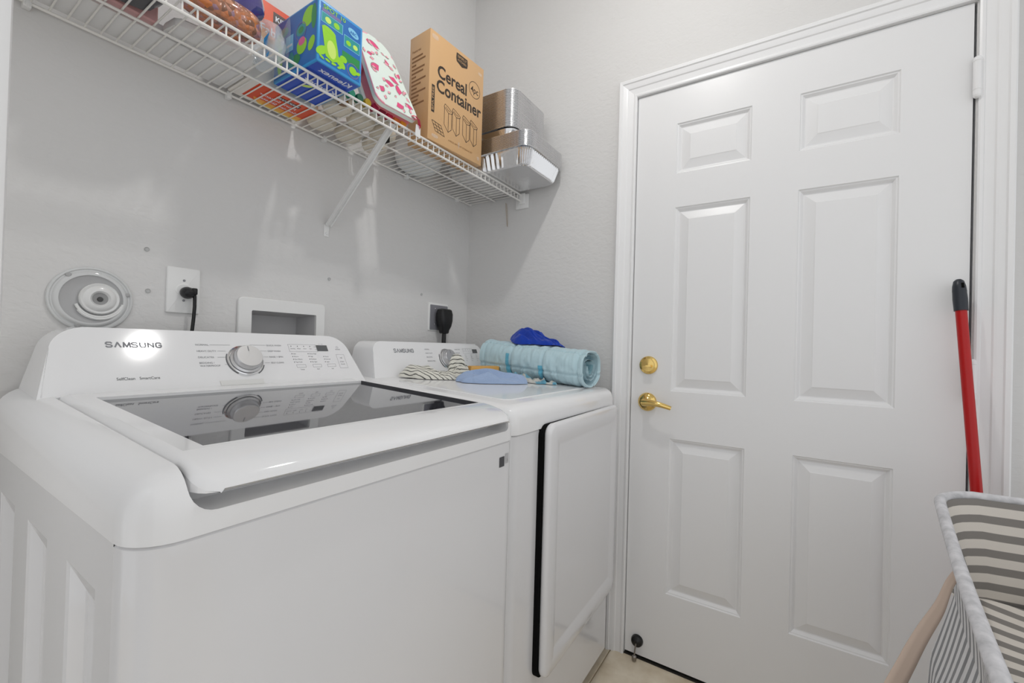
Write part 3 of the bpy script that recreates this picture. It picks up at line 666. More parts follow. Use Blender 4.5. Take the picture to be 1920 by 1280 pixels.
tag(obj('white_card_pack', m_, M['paper'], loc=(-1.15, -.18, D)), 'white card pack with a pale corner under the nut bag', 'pack')
nb = thing('nut_bag', (-1.165, -.225, D), 'bag of orange brown nuts with a purple top on the shelf', 'food bag')
M['nuts'] = mat('nut_mix', srgb(180, 120, 86), .3, coat=.5)
tc = nd(M['nuts'], 'ShaderNodeTexCoord'); vo = nd(M['nuts'], 'ShaderNodeTexVoronoi'); vo.inputs['Scale'].default_value = 92; M['nuts'].node_tree.links.new(tc.outputs['Object'], vo.inputs[0])
sp = nd(M['nuts'], 'ShaderNodeSeparateColor'); M['nuts'].node_tree.links.new(vo.outputs['Color'], sp.inputs[0])
ramp_color(M['nuts'], sp.outputs[0], [(.0, srgb(120, 84, 66)), (.35, srgb(190, 126, 92)), (.6, srgb(206, 120, 60)), (.8, srgb(150, 120, 140)), (1, srgb(214, 150, 112))])
bpn = nd(M['nuts'], 'ShaderNodeBump'); bpn.inputs['Strength'].default_value = .8; bpn.inputs['Distance'].default_value = .006; bpn.invert = True
M['nuts'].node_tree.links.new(vo.outputs['Distance'], bpn.inputs['Height']); M['nuts'].node_tree.links.new(bpn.outputs[0], bsdf(M['nuts']).inputs['Normal'])
obj('bag_body', pillow(-1.160, -.245, D+.017, .150, .085, .055, 3, .004), M['nuts'], nb)
M['purple'] = mat('purple_film', srgb(70, 62, 128), .12, coat=.8); 
obj('bag_top', pillow(-1.155, -.245, D+.064, .160, .080, .13, 9, .006, lean=(-.01, .02)), M['purple'], nb)
gb = thing('grey_bag', (-1.27, -.2, D), 'crumpled grey and lavender bag left of the nut bag', 'bag')
obj('bag_body', pillow(-1.296, -.205, D+.0, .085, .10, .14, 21, .010), M['slate'], gb)
m_ = MB(); m_.grid(lambda u, v: Vector((-1.340+.095*u, -.262-.006*math.sin(u*11+v*3)-.004*math.sin(v*9), D+.03+.12*v)), 12, 10); obj('label_film', m_, M['lavender'], gb)
tag(obj('red_pouch', pillow(-1.372, -.2, D, .055, .075, .12, 31, .006), M['redpk'], loc=(-1.372, -.2, D)), 'red pouch at the far left of the shelf', 'pouch')
m_ = MB(); m_.box(-1.44, -1.245, -.158, -.130, D, D+.10, .003, 1); po = obj('pink_box', m_, M['pinkpale'], loc=(-1.34, -.144, D)); tag(po, 'pale pink narrow box standing at the far left of the shelf', 'box')
cb = thing('clear_bag', (-1.075, -.2, D), 'crinkled clear plastic bag with blue print beside the tissue pack', 'plastic bag')
M['film'] = film('crinkled_film', (.86, .92, .97), .34, .1); bump(M['film'], 40, .5, .006, 2)
obj('bag_body', pillow(-1.052, -.222, D, .048, .110, .105, 41, .006, lean=(.004, .02)), M['film'], cb)
m_ = MB(); m_.grid(lambda u, v: Vector((-1.074+.020*u+.004*math.sin(v*8), -.256+.04*u-.006*math.sin(v*9+u*3), D+.002+.058*v)), 6, 8); obj('blue_print', m_, M['kblue'], cb)

# ================================================================== washer
WX0, WX1, WY0, WY1 = -1.437, -.746, -.765, -.072
wm = thing('washing_machine', (-1.09, -.42, 0), 'white top-load washing machine with a dark glass lid, left of the dryer', 'washer')
m_ = MB()   # cabinet: rounded front and right, flat left side with pressed recesses
zb, zt = .03, .9045; R_ = .045
path = []
path.append((WX0, WY1)); 
for k in range(9):
    a = math.pi+math.pi/2*k/8; path.append((WX0+R_+R_*math.cos(a), WY0+R_+R_*math.sin(a)))
for k in range(9):
    a = 1.5*math.pi+math.pi/2*k/8; path.append((WX1-R_+R_*math.cos(a), WY0+R_+R_*math.sin(a)))
path.append((WX1, WY1))
pts2 = path[1:]
zs_ = [zb, zt-.003, zt-.001]
inset = lambda p, d: (p[0]+(d if p[0] < WX0+.1 else -d if p[0] > WX1-.1 else 0), p[1]+(d if p[1] < WY0+.1 else 0))
m_.loft([[Vector((x, y, zb)) for x, y in pts2], [Vector((x, y, zt-.003)) for x, y in pts2], [Vector((*inset(p, .003), zt)) for p in pts2]], 0, True, closed=False)
m_.add([(WX1, WY1, zb), (WX0, WY1, zb), (WX0, WY1, zt), (WX1, WY1, zt)], [(0, 1, 2, 3)])
m_.add([(x, y, zb) for x, y in path], [tuple(range(len(path)))])
yF = WY0+R_
yb_ = [yF, -.668, -.560, -.468, -.358, -.27, -.16, WY1]; zb_ = [zb, .10, .842, zt]
for i in range(7):
    for j in range(3):
        q = [(WX0, yb_[i], zb_[j]), (WX0, yb_[i+1], zb_[j]), (WX0, yb_[i+1], zb_[j+1]), (WX0, yb_[i], zb_[j+1])]
        if j == 1 and i in (1, 3, 5): continue
        m_.add(q, [(3, 2, 1, 0)])
cab = obj('cabinet', m_, M['enamel'], wm)
for i in (1, 3, 5):
    m_ = MB(); y0, y1 = yb_[i+1], yb_[i]; a0, a1 = zb_[1], zb_[2]; rings = []
    for d, x, dt in ((0, 0, 0), (.006, .002, .006), (.022, .013, .032), (.026, .014, .037)):
        rings.append([Vector((WX0+x, y0-d if y0 < y1 else y0-d, a0+d)), Vector((WX0+x, y1+d, a0+d)), Vector((WX0+x, y1+d, a1-dt-.01*(d > 0))), Vector((WX0+x, y0-d, a1-dt))])
    # y0 is the rear (larger y), y1 the front
    for a, b in zip(rings[:-1], rings[1:]):
        for k in range(4): m_.add([a[k], a[(k+1) % 4], b[(k+1) % 4], b[k]], [(0, 1, 2, 3)], smooth=True)
    m_.add(rings[-1], [(0, 1, 2, 3)]); obj('side_recess', m_, M['enamel'], wm, angle=60)
for x, y in ((WX0+.06, WY0+.07), (WX1-.06, WY0+.07), (WX0+.06, WY1-.06), (WX1-.06, WY1-.06)):
    m_ = MB(); m_.lathe([(.022, 0), (.022, .012), (.012, .014), (.012, .032)], (x, y, 0), (0, 0, 1), 14); obj('foot', m_, M['black'], wm)
# top cover
def sloped_cover(x0, x1, y0, y1, zs0, zf, zbk, r, seg=7):
    bm = bmesh.new(); v = [bm.verts.new(p) for p in ((x0, y0, zs0), (x1, y0, zs0), (x1, y1, zs0), (x0, y1, zs0), (x0, y0, zf), (x1, y0, zf), (x1, y1, zbk), (x0, y1, zbk))]
    for f in ((3, 2, 1, 0), (4, 5, 6, 7), (0, 1, 5, 4), (1, 2, 6, 5), (2, 3, 7, 6), (3, 0, 4, 7)): bm.faces.new([v[i] for i in f])
    bm.edges.ensure_lookup_table()
    es = [e for e in bm.edges if not (e.verts[0].co.z < zs0+1e-6 and e.verts[1].co.z < zs0+1e-6) and not (e.verts[0].co.y > y1-1e-6 and e.verts[1].co.y > y1-1e-6)]
    bmesh.ops.bevel(bm, geom=es, offset=r, segments=seg, profile=.5, affect='EDGES', clamp_overlap=True)
    m2 = MB(); m2.bm(bm, 0, True); return m2
ZF, ZB = .9665, 1.0115
cov = obj('top_cover', sloped_cover(WX0-.001, WX1+.001, WY0-.002, WY1, .9055, ZF+.006, ZB, .046), M['plastic'], wm)
def cutter(poly, y0, y1):
    c = MB(); c.prism(poly, (0, y0, 0), (1, 0, 0), (0, 0, 1), (0, 1, 0), 0, y1-y0); o = obj('cutter', c, M['plastic'], loc=(0, 0, 0)); return o
LX0, LX1 = -1.389, -.779
cu1 = cutter(fillet([(LX0, .9285), (LX1-.004, .9285), (LX1-.004, 1.1), (LX0, 1.1)], [.026, .020, 0, 0]), -.9, -.715)
cu2 = cutter([(LX0, .963), (LX1, .963), (LX1, 1.1), (LX0, 1.1)], -.9, -.226)
cov.parent = None; cov.location = (0, 0, 0); cov.data.transform(Matrix.Translation(WL[wm]))
bool_cut(cov, [cu1, cu2]); cov.data.transform(Matrix.Translation(-WL[wm])); cov.parent = wm
wbevel(cov, .0028, 3, 55)
# lid frame
def lid_top(y):   # y -> height of the lid's upper face
    z = 1.0075+(y+.226)*.052
    if y < -.70: t = (-.70-y)/.078; z -= .021*t*t
    return z
ysamp = [-.228, -.26, -.40, -.55, -.66, -.70, -.715, -.73, -.742, -.753, -.763, -.770, -.776]
m_ = MB(); xi = [LX0+.0035, LX0+.007, LX0+.016, LX1-.016, LX1-.007, LX1-.0035]; drop = [.010, .003, 0, 0, .003, .010]
topg = [[Vector((x, y, lid_top(y)-dr)) for x, dr in zip(xi, drop)] for y in ysamp]
# front corners rounded in plan
for r_ in range(len(ysamp)):
    y = ysamp[r_]
    if y < -.745:
        t = (-.745-y)/.031; sft = .020*(1-math.sqrt(max(0, 1-t*t)))
        for k in (0, 1, 2): topg[r_][k].x += sft
        for k in (3, 4, 5): topg[r_][k].x -= sft
zc_ = topg[-1][2].z; front = [Vector((p.x, p.y-.002, min(p.z-.0004, zc_-.006))) for p in topg[-1]]; under = [Vector((p.x, p.y+.006, zc_-.0108)) for p in topg[-1]]; under2 = [Vector((p.x, -.70, .952)) for p in topg[-1]]
rows = topg+[front, under, under2]
m_.loft(rows, 0, True, closed=False)
bot = [[Vector((r[0].x, r[0].y, .966)) for r in topg], [Vector((r[-1].x, r[-1].y, .966)) for r in topg]]
for r_ in range(len(topg)-1):
    zL = max(.950, topg[r_][0].z-.03)
    m_.add([topg[r_][0], topg[r_+1][0], (topg[r_+1][0].x, topg[r_+1][0].y, max(.9495, topg[r_+1][0].z-.022)), (topg[r_][0].x, topg[r_][0].y, max(.9495, topg[r_][0].z-.022))], [(3, 2, 1, 0)], smooth=True)
    m_.add([topg[r_][-1], topg[r_+1][-1], (topg[r_+1][-1].x, topg[r_+1][-1].y, max(.9495, topg[r_+1][-1].z-.022)), (topg[r_][-1].x, topg[r_][-1].y, max(.9495, topg[r_][-1].z-.022))], [(0, 1, 2, 3)], smooth=True)
GX0, GX1, GY0, GY1 = -1.349, -.799, -.690, -.277
# replace the plain middle by a frame round the glass: rebuild middle strip with a hole
lid_mb = MB()
def lidpt(x, y): return Vector((x, y, lid_top(y)))
gi = [i for i, y in enumerate(ysamp) if y >= -.70]
lid_mb.v = m_.v; lid_mb.f = m_.f; lid_mb.mi = m_.mi; lid_mb.sm = m_.sm
# drop the middle faces (between xi[2] and xi[3]) for rows y>=-.70
nx = 6; keep_f = []; keep_i = []
for fi, f in enumerate(lid_mb.f):
    if fi < (len(rows)-1)*(nx-1):
        r_ = fi//(nx-1); c_ = fi % (nx-1)
        if c_ == 2 and r_ < 5: continue
    keep_f.append(f); keep_i.append(fi)
lid_mb.mi = [lid_mb.mi[i] for i in keep_i]; lid_mb.sm = [lid_mb.sm[i] for i in keep_i]; lid_mb.f = keep_f
A0, A1, B0, B1 = xi[2], xi[3], -.70, -.228
def q4(x0, x1, y0, y1): lid_mb.add([lidpt(x0, y0), lidpt(x1, y0), lidpt(x1, y1), lidpt(x0, y1)], [(0, 1, 2, 3)], smooth=True)
q4(A0, A1, B0, GY0); q4(A0, A1, GY1, B1); q4(A0, GX0, GY0, GY1); q4(GX1, A1, GY0, GY1)
dn = Vector((0, 0, -.0085))
cs = [(GX0, GY0), (GX1, GY0), (GX1, GY1), (GX0, GY1)]
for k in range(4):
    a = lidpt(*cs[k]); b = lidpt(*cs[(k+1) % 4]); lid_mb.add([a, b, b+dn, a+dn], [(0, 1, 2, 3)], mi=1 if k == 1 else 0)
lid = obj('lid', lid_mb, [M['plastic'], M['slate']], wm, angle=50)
m_ = MB(); gl = [lidpt(*c)+Vector((0, 0, -.0055)) for c in cs]; gb_ = [p+Vector((0, 0, -.006)) for p in gl]
m_.add(gl+gb_, [(0, 1, 2, 3), (7, 6, 5, 4), (0, 4, 5, 1), (1, 5, 6, 2), (2, 6, 7, 3), (3, 7, 4, 0)])
tag(obj('glass_panel', m_, M['glass_lid'], lid), 'dark reflective glass window of the lid')
m_ = MB(); F = Face((GX0-.02, -.32, lid_top(-.32)), (1, 0, 0), (0, 1, .052), .0004)
# console
def console(parent, xb0, xb1, xt0, xt1, yb0, z0, yt0, z1, yback, r, bev=.013):
    O = Vector((0, yb0, z0)); V = Vector((0, yt0-yb0, z1-z0)); Lv = V.length; V.normalize(); U = Vector((1, 0, 0)); N = U.cross(V)
    pl = fillet([(xb0, -.012), (xb1, -.012), (xt1, Lv), (xt0, Lv)], [.004, .004, r, r], 8)
    bm = bmesh.new()
    fr_ = [O+U*x+V*y for x, y in pl]; bk = [Vector((p.x*1.0, yback, p.z)) for p in fr_]
    a = [bm.verts.new(p) for p in fr_]; b = [bm.verts.new(p) for p in bk]; n = len(pl); ft = bm.faces.new(a); bm.faces.new(b[::-1])
    for i in range(n): bm.faces.new((a[(i+1) % n], a[i], b[i], b[(i+1) % n]))
    bmesh.ops.bevel(bm, geom=[e for e in ft.edges], offset=bev, segments=5, profile=.5, affect='EDGES')
    bmesh.ops.recalc_face_normals(bm, faces=bm.faces[:])
    m2 = MB(); m2.bm(bm, 0, True); o = obj('console', m2, M['plastic'], parent, angle=50)
    return o, Face((0, yb0, z0), U, V, .0003), Lv
wc, WF, WLv = console(wm, -1.412, -.736, -1.378, -.770, -.217, 1.000, -.137, 1.1275, -.066, .058, .016)
vz = lambda z: (z-1.0)/(1.1275-1.0)*WLv
def dial(parent, F, u, v, r, tall):
    c = F.p(u, v, 0)
    m2 = MB(); m2.lathe([(r*1.12, 0), (r*1.12, .002), (r*1.04, .003), (r*1.02, .0015)], c, F.N, 40); rg = obj('dial_ring', m2, M['chrome'], parent)
    m2 = MB(); m2.lathe([(r, .0015), (r, .006), (r*.86, .008), (r*.84, tall*.9), (r*.80, tall), (r*.78, tall+.0005), (0, tall+.0003)], c, F.N, 48); kn = obj('dial', m2, M['steel'], parent)
    m2 = MB(); g = Face(c+F.N*(tall+.0005), F.U, F.V, .0003); g.rect(m2, -.001, .001, r*.35, r*.72); obj('pointer', m2, M['ink'], kn)
    m2 = MB(); F2 = Face(F.O, F.U, F.V, .0007); F2.ring(m2, u, v, r*1.17, .0022, 0, 1, 30, a0=155, a1=235); F2.ring(m2, u, v, r*1.17, .0022, 0, 1, 14, a0=-58, a1=-20); obj('dial_arc', m2, M['ink_dark'], parent)
dial(wm, WF, -1.059, vz(1.0605), .036, .024)
m_ = MB()
logo(WF, m_, -1.309, vz(1.0885), .093, .0135)
obj('brand_lettering', m_, M['ink'], wm)
m_ = MB()
WF.text(m_, 'SelfClean   SmartCare', -1.302, vz(1.0262), .0088, 1, fit=.068)
ls = .0062
for s_, z in (('NORMAL', 1.0945), ('HEAVY DUTY', 1.0805), ('DELICATES', 1.0668)): WF.text(m_, s_, -1.1575, vz(z), ls, 0, sx=1.05)
WF.text(m_, 'BEDDING /', -1.1575, vz(1.0545), ls, 0); WF.text(m_, 'WATERPROOF', -1.1575, vz(1.0480), ls, 0)
for s_, z in (('QUICK WASH', 1.0955), ('DEEP WASH', 1.0810), ('RINSE + SPIN', 1.0665), ('SELF CLEAN', 1.0522)): WF.text(m_, s_, -1.0005, vz(z), ls, 0)
for z, ul, ur in ((1.0965, -1.128, -1.085), (1.0825, -1.115, -1.098), (1.0685, -1.118, -1.100), (1.0520, -1.107, -1.100)): WF.line(m_, [(ul, vz(z)), (ur, vz(z))], .0006)
for z, ul, ur in ((1.0975, -1.040, -1.003), (1.083, -1.022, -1.003), (1.0685, -1.015, -1.003), (1.0542, -1.015, -1.003)): WF.line(m_, [(ul, vz(z)), (ur, vz(z))], .0006)
WF.frame(m_, -.943, -.862, vz(1.0815), vz(1.1010), .0005); WF.text(m_, 'hr : min', -.852, vz(1.1020), .004)
for k, s_ in enumerate(('Sensing', 'Wash', 'Rinse', 'Spin')): WF.rect(m_, -.936+k*.018, -.934+k*.018, vz(1.095), vz(1.097), 1); WF.text(m_, s_, -.938+k*.018, vz(1.0885), .0042)
WF.text(m_, 'Lid Lock', -.870, vz(1.094), .0038); WF.text(m_, 'Child', -.868, vz(1.0865), .0038)
cols = [(-.940, ('Hot', 'Warm', 'Eco Warm', 'Tap Cold'), 1.0752), (-.894, ('Extra High', 'High', 'Medium', 'No Spin'), 1.0752), (-.850, ('Heavy', 'Normal', 'Light'), 1.0675)]
for u, ws, z in cols:
    for k, s_ in enumerate(ws): WF.rect(m_, u, u+.002, vz(z-k*.0072), vz(z+.0018-k*.0072), 1); WF.text(m_, s_, u+.004, vz(z-.0005-k*.0072), .0050)
for u, s_ in ((-.936, 'Temp'), (-.890, 'Spin'), (-.846, 'Soil')): WF.frame(m_, u, u+.026, vz(1.0405), vz(1.0480), .0005); WF.text(m_, s_, u+.013, vz(1.0340), .0050, align='CENTER')
WF.ring(m_, -.796, vz(1.0945), .0032, .0006, 0, 1, 14); WF.text(m_, 'POWER', -.796, vz(1.0868), .0048, align='CENTER')
WF.frame(m_, -.808, -.782, vz(1.036), vz(1.074), .0005); WF.text(m_, '>II', -.795, vz(1.062), .007, align='CENTER'); WF.text(m_, 'START', -.795, vz(1.052), .0048, align='CENTER'); WF.text(m_, 'PAUSE', -.795, vz(1.045), .0048, align='CENTER')
obj('control_lettering', m_, [M['ink'], M['ink_dark']], wm)['kind'] = 'stuff'
m_ = MB(); WF.rect(m_, -.8615, -.8285, vz(1.0835), vz(1.0995), k=1.4); obj('display', m_, M['display'], wm)
m_ = MB(); WF.rect(m_, -1.125, -1.030, vz(1.006), vz(1.017)); obj('clear_label', m_, mat('pale_label', srgb(226, 226, 224), .35), wm)
m_ = MB(); F = Face((0, WY0, 0), (1, 0, 0), (0, 0, 1), .0008); F.rect(m_, -.8195, -.8010, .8530, .8745); obj('energy_label', m_, M['slate'], wm)
m_ = MB(); F.rect(m_, -.7975, -.7850, .8575, .8790); F.text(m_, 'i', -.791, .862, .010, 1, align='CENTER', k=2); obj('small_badge', m_, [mat('badge_grey', srgb(186, 186, 188), .4), M['ink_dark']], wm)

# ================================================================== dryer
DX0, DX1, DY0, DY1 = -.738, -.052, -.742, -.072
dr = thing('clothes_dryer', (-.395, -.41, 0), 'white front-load clothes dryer between the washer and the door wall', 'dryer')
m_ = MB(); R_ = .035; path = [(DX0, DY1)]
for k in range(9):
    a = math.pi+math.pi/2*k/8; path.append((DX0+R_+R_*math.cos(a), DY0+R_+R_*math.sin(a)))
for k in range(9):
    a = 1.5*math.pi+math.pi/2*k/8; path.append((DX1-R_+R_*math.cos(a), DY0+R_+R_*math.sin(a)))
path.append((DX1, DY1))
m_.loft([[Vector((x, y, .045)) for x, y in path], [Vector((x, y, .898)) for x, y in path], [Vector((x+(.003 if x < -.4 else -.003), y+(.003 if y < -.5 else 0), .901)) for x, y in path]], 0, True, cap0=True)
obj('cabinet', m_, M['enamel'], dr)
m_ = MB(); m_.box(DX0+.03, DX1-.03, DY0+.035, DY1-.02, .012, .047); obj('plinth', m_, mat('grey_plinth', srgb(120, 120, 122), .5), dr)
for x, y in ((DX0+.05, DY0+.06), (DX1-.05, DY0+.06), (DX0+.05, DY1-.06), (DX1-.05, DY1-.06)):
    m_ = MB(); m_.lathe([(.02, 0), (.02, .010), (.011, .012), (.011, .03)], (x, y, 0), (0, 0, 1), 14); obj('foot', m_, M['black'], dr)
DZF, DZB = .970, 1.0025
obj('top_cover', sloped_cover(DX0-.001, DX1+.001, DY0-.004, DY1, .9025, DZF, DZB+.006, .034), M['plastic'], dr)
dtop = lambda y: DZF+(DZB+.006-DZF)*(y-DY0+.004)/(DY1-DY0+.004)
m_ = MB()
ring0 = rrect(.55, .41, .03, 5, -.395, -.475); 
rg = lambda pl, dz, d: [Vector((-.395+(x+.395)*(1-d), -.475+(y+.475)*(1-d), dtop(-.475+(y+.475)*(1-d))+dz)) for x, y in pl]
m_.loft([rg(ring0, -.002, 0), rg(ring0, .0012, 0.0), rg(ring0, .0026, .008)], 0, True, cap1=True); obj('top_panel', m_, M['plastic'], dr)
dcns, DF, DLv = console(dr, -.690, -.070, -.662, -.092, -.200, .999, -.150, 1.117, -.066, .040, .012)
dz_ = lambda z: (z-.999)/(1.117-.999)*DLv
dial(dr, DF, -.328, dz_(1.0575), .036, .024)
m_ = MB(); logo(DF, m_, -.582, dz_(1.0795), .093, .0150); obj('brand_lettering', m_, M['ink'], dr)
m_ = MB()
for s_, z in (('NORMAL', 1.090), ('HEAVY DUTY', 1.076), ('DELICATES', 1.062), ('WRINKLE FREE', 1.048)): DF.text(m_, s_, -.437, dz_(z), .0062, 0)
for s_, z in (('QUICK DRY', 1.0905), ('AIR FLUFF', 1.0765), ('TIME DRY', 1.0625), ('SENSOR DRY', 1.0485)): DF.text(m_, s_, -.270, dz_(z), .0062, 0)
DF.frame(m_, -.222, -.160, dz_(1.077), dz_(1.0965), .0005)
for k, s_ in enumerate(('Sense', 'Dry', 'Cool', 'End')): DF.rect(m_, -.218+k*.015, -.216+k*.015, dz_(1.0915), dz_(1.0935), 1); DF.text(m_, s_, -.219+k*.015, dz_(1.085), .0042)
for u in (-.216, -.180, -.145):
    for k in range(4): DF.text(m_, ('More', 'High', 'Normal', 'Low')[k], u, dz_(1.069-k*.0072), .005)
DF.text(m_, 'Sensor', -.252, dz_(1.034), .008, 1)
obj('control_lettering', m_, [M['ink'], M['ink_dark']], dr)['kind'] = 'stuff'
m_ = MB(); DF.rect(m_, -.159, -.128, dz_(1.078), dz_(1.094), k=1.4); obj('display', m_, M['display'], dr)
# dryer door
m_ = MB(); m_.prism(rrect(.540, .652, .028, 6, -.3405, .5865), (0, DY0, 0), (1, 0, 0), (0, 0, 1), (0, -1, 0), -.012, .013); obj('door_gasket', m_, M['gasket'], dr)
ax0, ax1, az0, az1 = -.604, -.068, .262, .9145
def doorring(d, y): return [Vector((x, y, z)) for x, z in rrect(ax1-ax0-2*d, az1-az0-2*d, max(.006, .028-d), 6, (ax0+ax1)/2, (az0+az1)/2)]
yf = DY0-.034
m_ = MB(); m_.loft([doorring(.004, DY0-.0135), doorring(0, DY0-.018), doorring(0, yf+.008), doorring(.002, yf+.003), doorring(.008, yf), doorring(.040, yf-.0015), doorring(.055, yf+.0045), doorring(.062, yf+.005)], 0, True, True, True)
for p in m_.v: p.y += .010*max(0, (p.x-ax0)/(ax1-ax0))      # hinge side sits a little closer
do = obj('door', m_, M['enamel'], dr, angle=60)

# ================================================================== laundry on the dryer
def cloth_pile(name, cx, cy, zf, rx, ry, h, rot, seed, fold=14, fold_dir=0, ridge=.35, edge=.25, nu=56, nv=36, m=None, label='', cat='', bend=0, loc=None):
    """a folded garment: layered mound with ridged folds, irregular hem, closed underside"""
    c_, s_ = math.cos(rot), math.sin(rot); m_ = MB(); top = []; att = {}
    def outline(a): return 1+edge*noise.noise(Vector((math.cos(a)*1.6+seed, math.sin(a)*1.6, seed*.7)))
    K = 72; vs = []
    for j in range(K+1):
        for i in range(K+1):
            u, v = 2*i/K-1, 2*j/K-1; x_, y_ = u*math.sqrt(1-v*v/2), v*math.sqrt(1-u*u/2); t = min(1, math.hypot(x_, y_)); a = math.atan2(y_, x_) if t > 1e-6 else 0
            k = outline(a)*(1/(abs(math.cos(a))**2.6+abs(math.sin(a))**2.6)**(1/2.6))*t
            k = k*(1-(1-t)*0)
            x = rx*math.cos(a)*k; y = ry*math.sin(a)*k
            if t < 1e-6: x = y = 0
            y += bend*(x/rx)**2*ry
            f = x*math.cos(fold_dir)+y*math.sin(fold_dir); g = -x*math.sin(fold_dir)+y*math.cos(fold_dir)
            wob = noise.noise(Vector((x*14+seed, y*14-seed, 3.1)))*.5
            body = (1-t**3.4)**.55 if t < 1 else 0
            rd = 1-2.4*abs(noise.noise(Vector((f*fold*1.3+seed*3+wob, g*fold*.28+wob, seed))))
            rd2 = 1-2.4*abs(noise.noise(Vector((f*fold*2.4-seed+wob, g*fold*.5, seed+7))))
            big = noise.noise(Vector((x*9+seed, y*9, seed*2)))
            z = h*body*max(.18, .30+.75*big+.52*rd+.20*rd2)+(.003 if t < .999 else .0012)
            X = cx+x*c_-y*s_; Y = cy+x*s_+y*c_; vs.append(Vector((X, Y, zf(X, Y)+z))); m_.at[len(vs)-1] = (x, y, z)
    fs = [(j*(K+1)+i, j*(K+1)+i+1, (j+1)*(K+1)+i+1, (j+1)*(K+1)+i) for j in range(K) for i in range(K)]
    m_.add(vs, fs, 0, True)
    edge_ = [i for i in range(K+1)]+[(j+1)*(K+1)-1 for j in range(1, K+1)]+[K*(K+1)+i for i in range(K-1, -1, -1)]+[j*(K+1) for j in range(K-1, 0, -1)]
    e0 = [vs[i] for i in edge_]; e1 = [Vector((p.x*.7+cx*.3, p.y*.7+cy*.3, zf(p.x*.7+cx*.3, p.y*.7+cy*.3)+.0004)) for p in e0]
    m_.loft([e0, e1], 0, True); m_.poly(e1)
    o = obj(name, m_, m, loc=(cx, cy, zf(cx, cy)), angle=180); tag(o, label, cat); return o
def fabric(name, col, stripes=None, sc=34):
    m = mat(name, col, .85, spec=.15); no = bump(m, sc, .55 if sc < 100 else .3, .008 if sc < 100 else .001, 5, dis=.8)
    bsdf(m).inputs['Sheen Weight'].default_value = .25
    return m
dz = lambda x, y: dtop(y)+.0032
M['stripe_cloth'] = fabric('cream_striped_cloth', srgb(222, 220, 210))
def wave_stripes(m, scale, dist, direction, lo, hi, p0, p1, dscale=2.0, src='pat'):
    at = nd(m, 'ShaderNodeAttribute', attribute_name='pat'); wv = nd(m, 'ShaderNodeTexWave'); wv.wave_type = 'BANDS'; wv.bands_direction = direction
    wv.inputs['Scale'].default_value = scale; wv.inputs['Distortion'].default_value = dist; wv.inputs['Detail'].default_value = 1; wv.inputs['Detail Scale'].default_value = dscale
    m.node_tree.links.new(at.outputs['Vector'], wv.inputs[0]); ramp_color(m, wv.outputs['Fac'], [(p0, lo), (p1, hi)])
wave_stripes(M['stripe_cloth'], 34, 2.2, 'DIAGONAL', srgb(84, 84, 80), srgb(226, 224, 214), .08, .2, 1.5)
stc = cloth_pile('striped_cloth', -.492, -.300, dz, .116, .046, .040, -.52, 3.3, 20, .4, .4, .3, m=M['stripe_cloth'], label='cream cloth with thin dark stripes crumpled against the dryer console', cat='cloth')
se = cloth_pile('bunched_end', -.392, -.284, dz, .046, .032, .080, .2, 9.1, 22, .9, .4, .25, m=M['stripe_cloth'], label='', cat='')
se.parent = stc; se.location = se.location-stc.location
M['blue_cloth'] = fabric('pale_blue_cloth', srgb(158, 178, 210))
cloth_pile('blue_cloth', -.414, -.450, dz, .118, .040, .032, -.60, 5.7, 26, 1.45, .6, .25, m=M['blue_cloth'], label='pale blue folded cloth lying in front of the striped cloth', cat='cloth')
M['teal_cloth'] = fabric('grey_teal_cloth', srgb(190, 196, 196))
at = nd(M['teal_cloth'], 'ShaderNodeAttribute', attribute_name='pat'); no = nd(M['teal_cloth'], 'ShaderNodeTexNoise'); no.inputs['Scale'].default_value = 26; no.inputs['Detail'].default_value = 1
M['teal_cloth'].node_tree.links.new(at.outputs['Vector'], no.inputs[0]); ramp_color(M['teal_cloth'], no.outputs[0], [(.44, srgb(92, 152, 176)), (.52, srgb(112, 168, 190)), (.55, srgb(186, 186, 180)), (.70, srgb(206, 204, 198))])
cloth_pile('small_garment', -.268, -.470, dz, .112, .026, .024, -1.36, 12.4, 34, .3, .7, .5, m=M['teal_cloth'], label='small grey garment with teal trim bunched against the quilted roll', cat='garment')
# amber block
m_ = MB(); z0 = dtop(-.33)+.0032; m_.box(-.06, .06, -.014, .014, 0, .036, .002, 2)
o = obj('amber_box', m_, mat('amber_card', srgb(222, 170, 92), .45), loc=(0, 0, 0)); o.location = (-.285, -.318, z0+.0025); o.rotation_euler = (math.radians(3), 0, -.42)
tag(o, 'small amber box behind the pale blue cloth on the dryer', 'box')
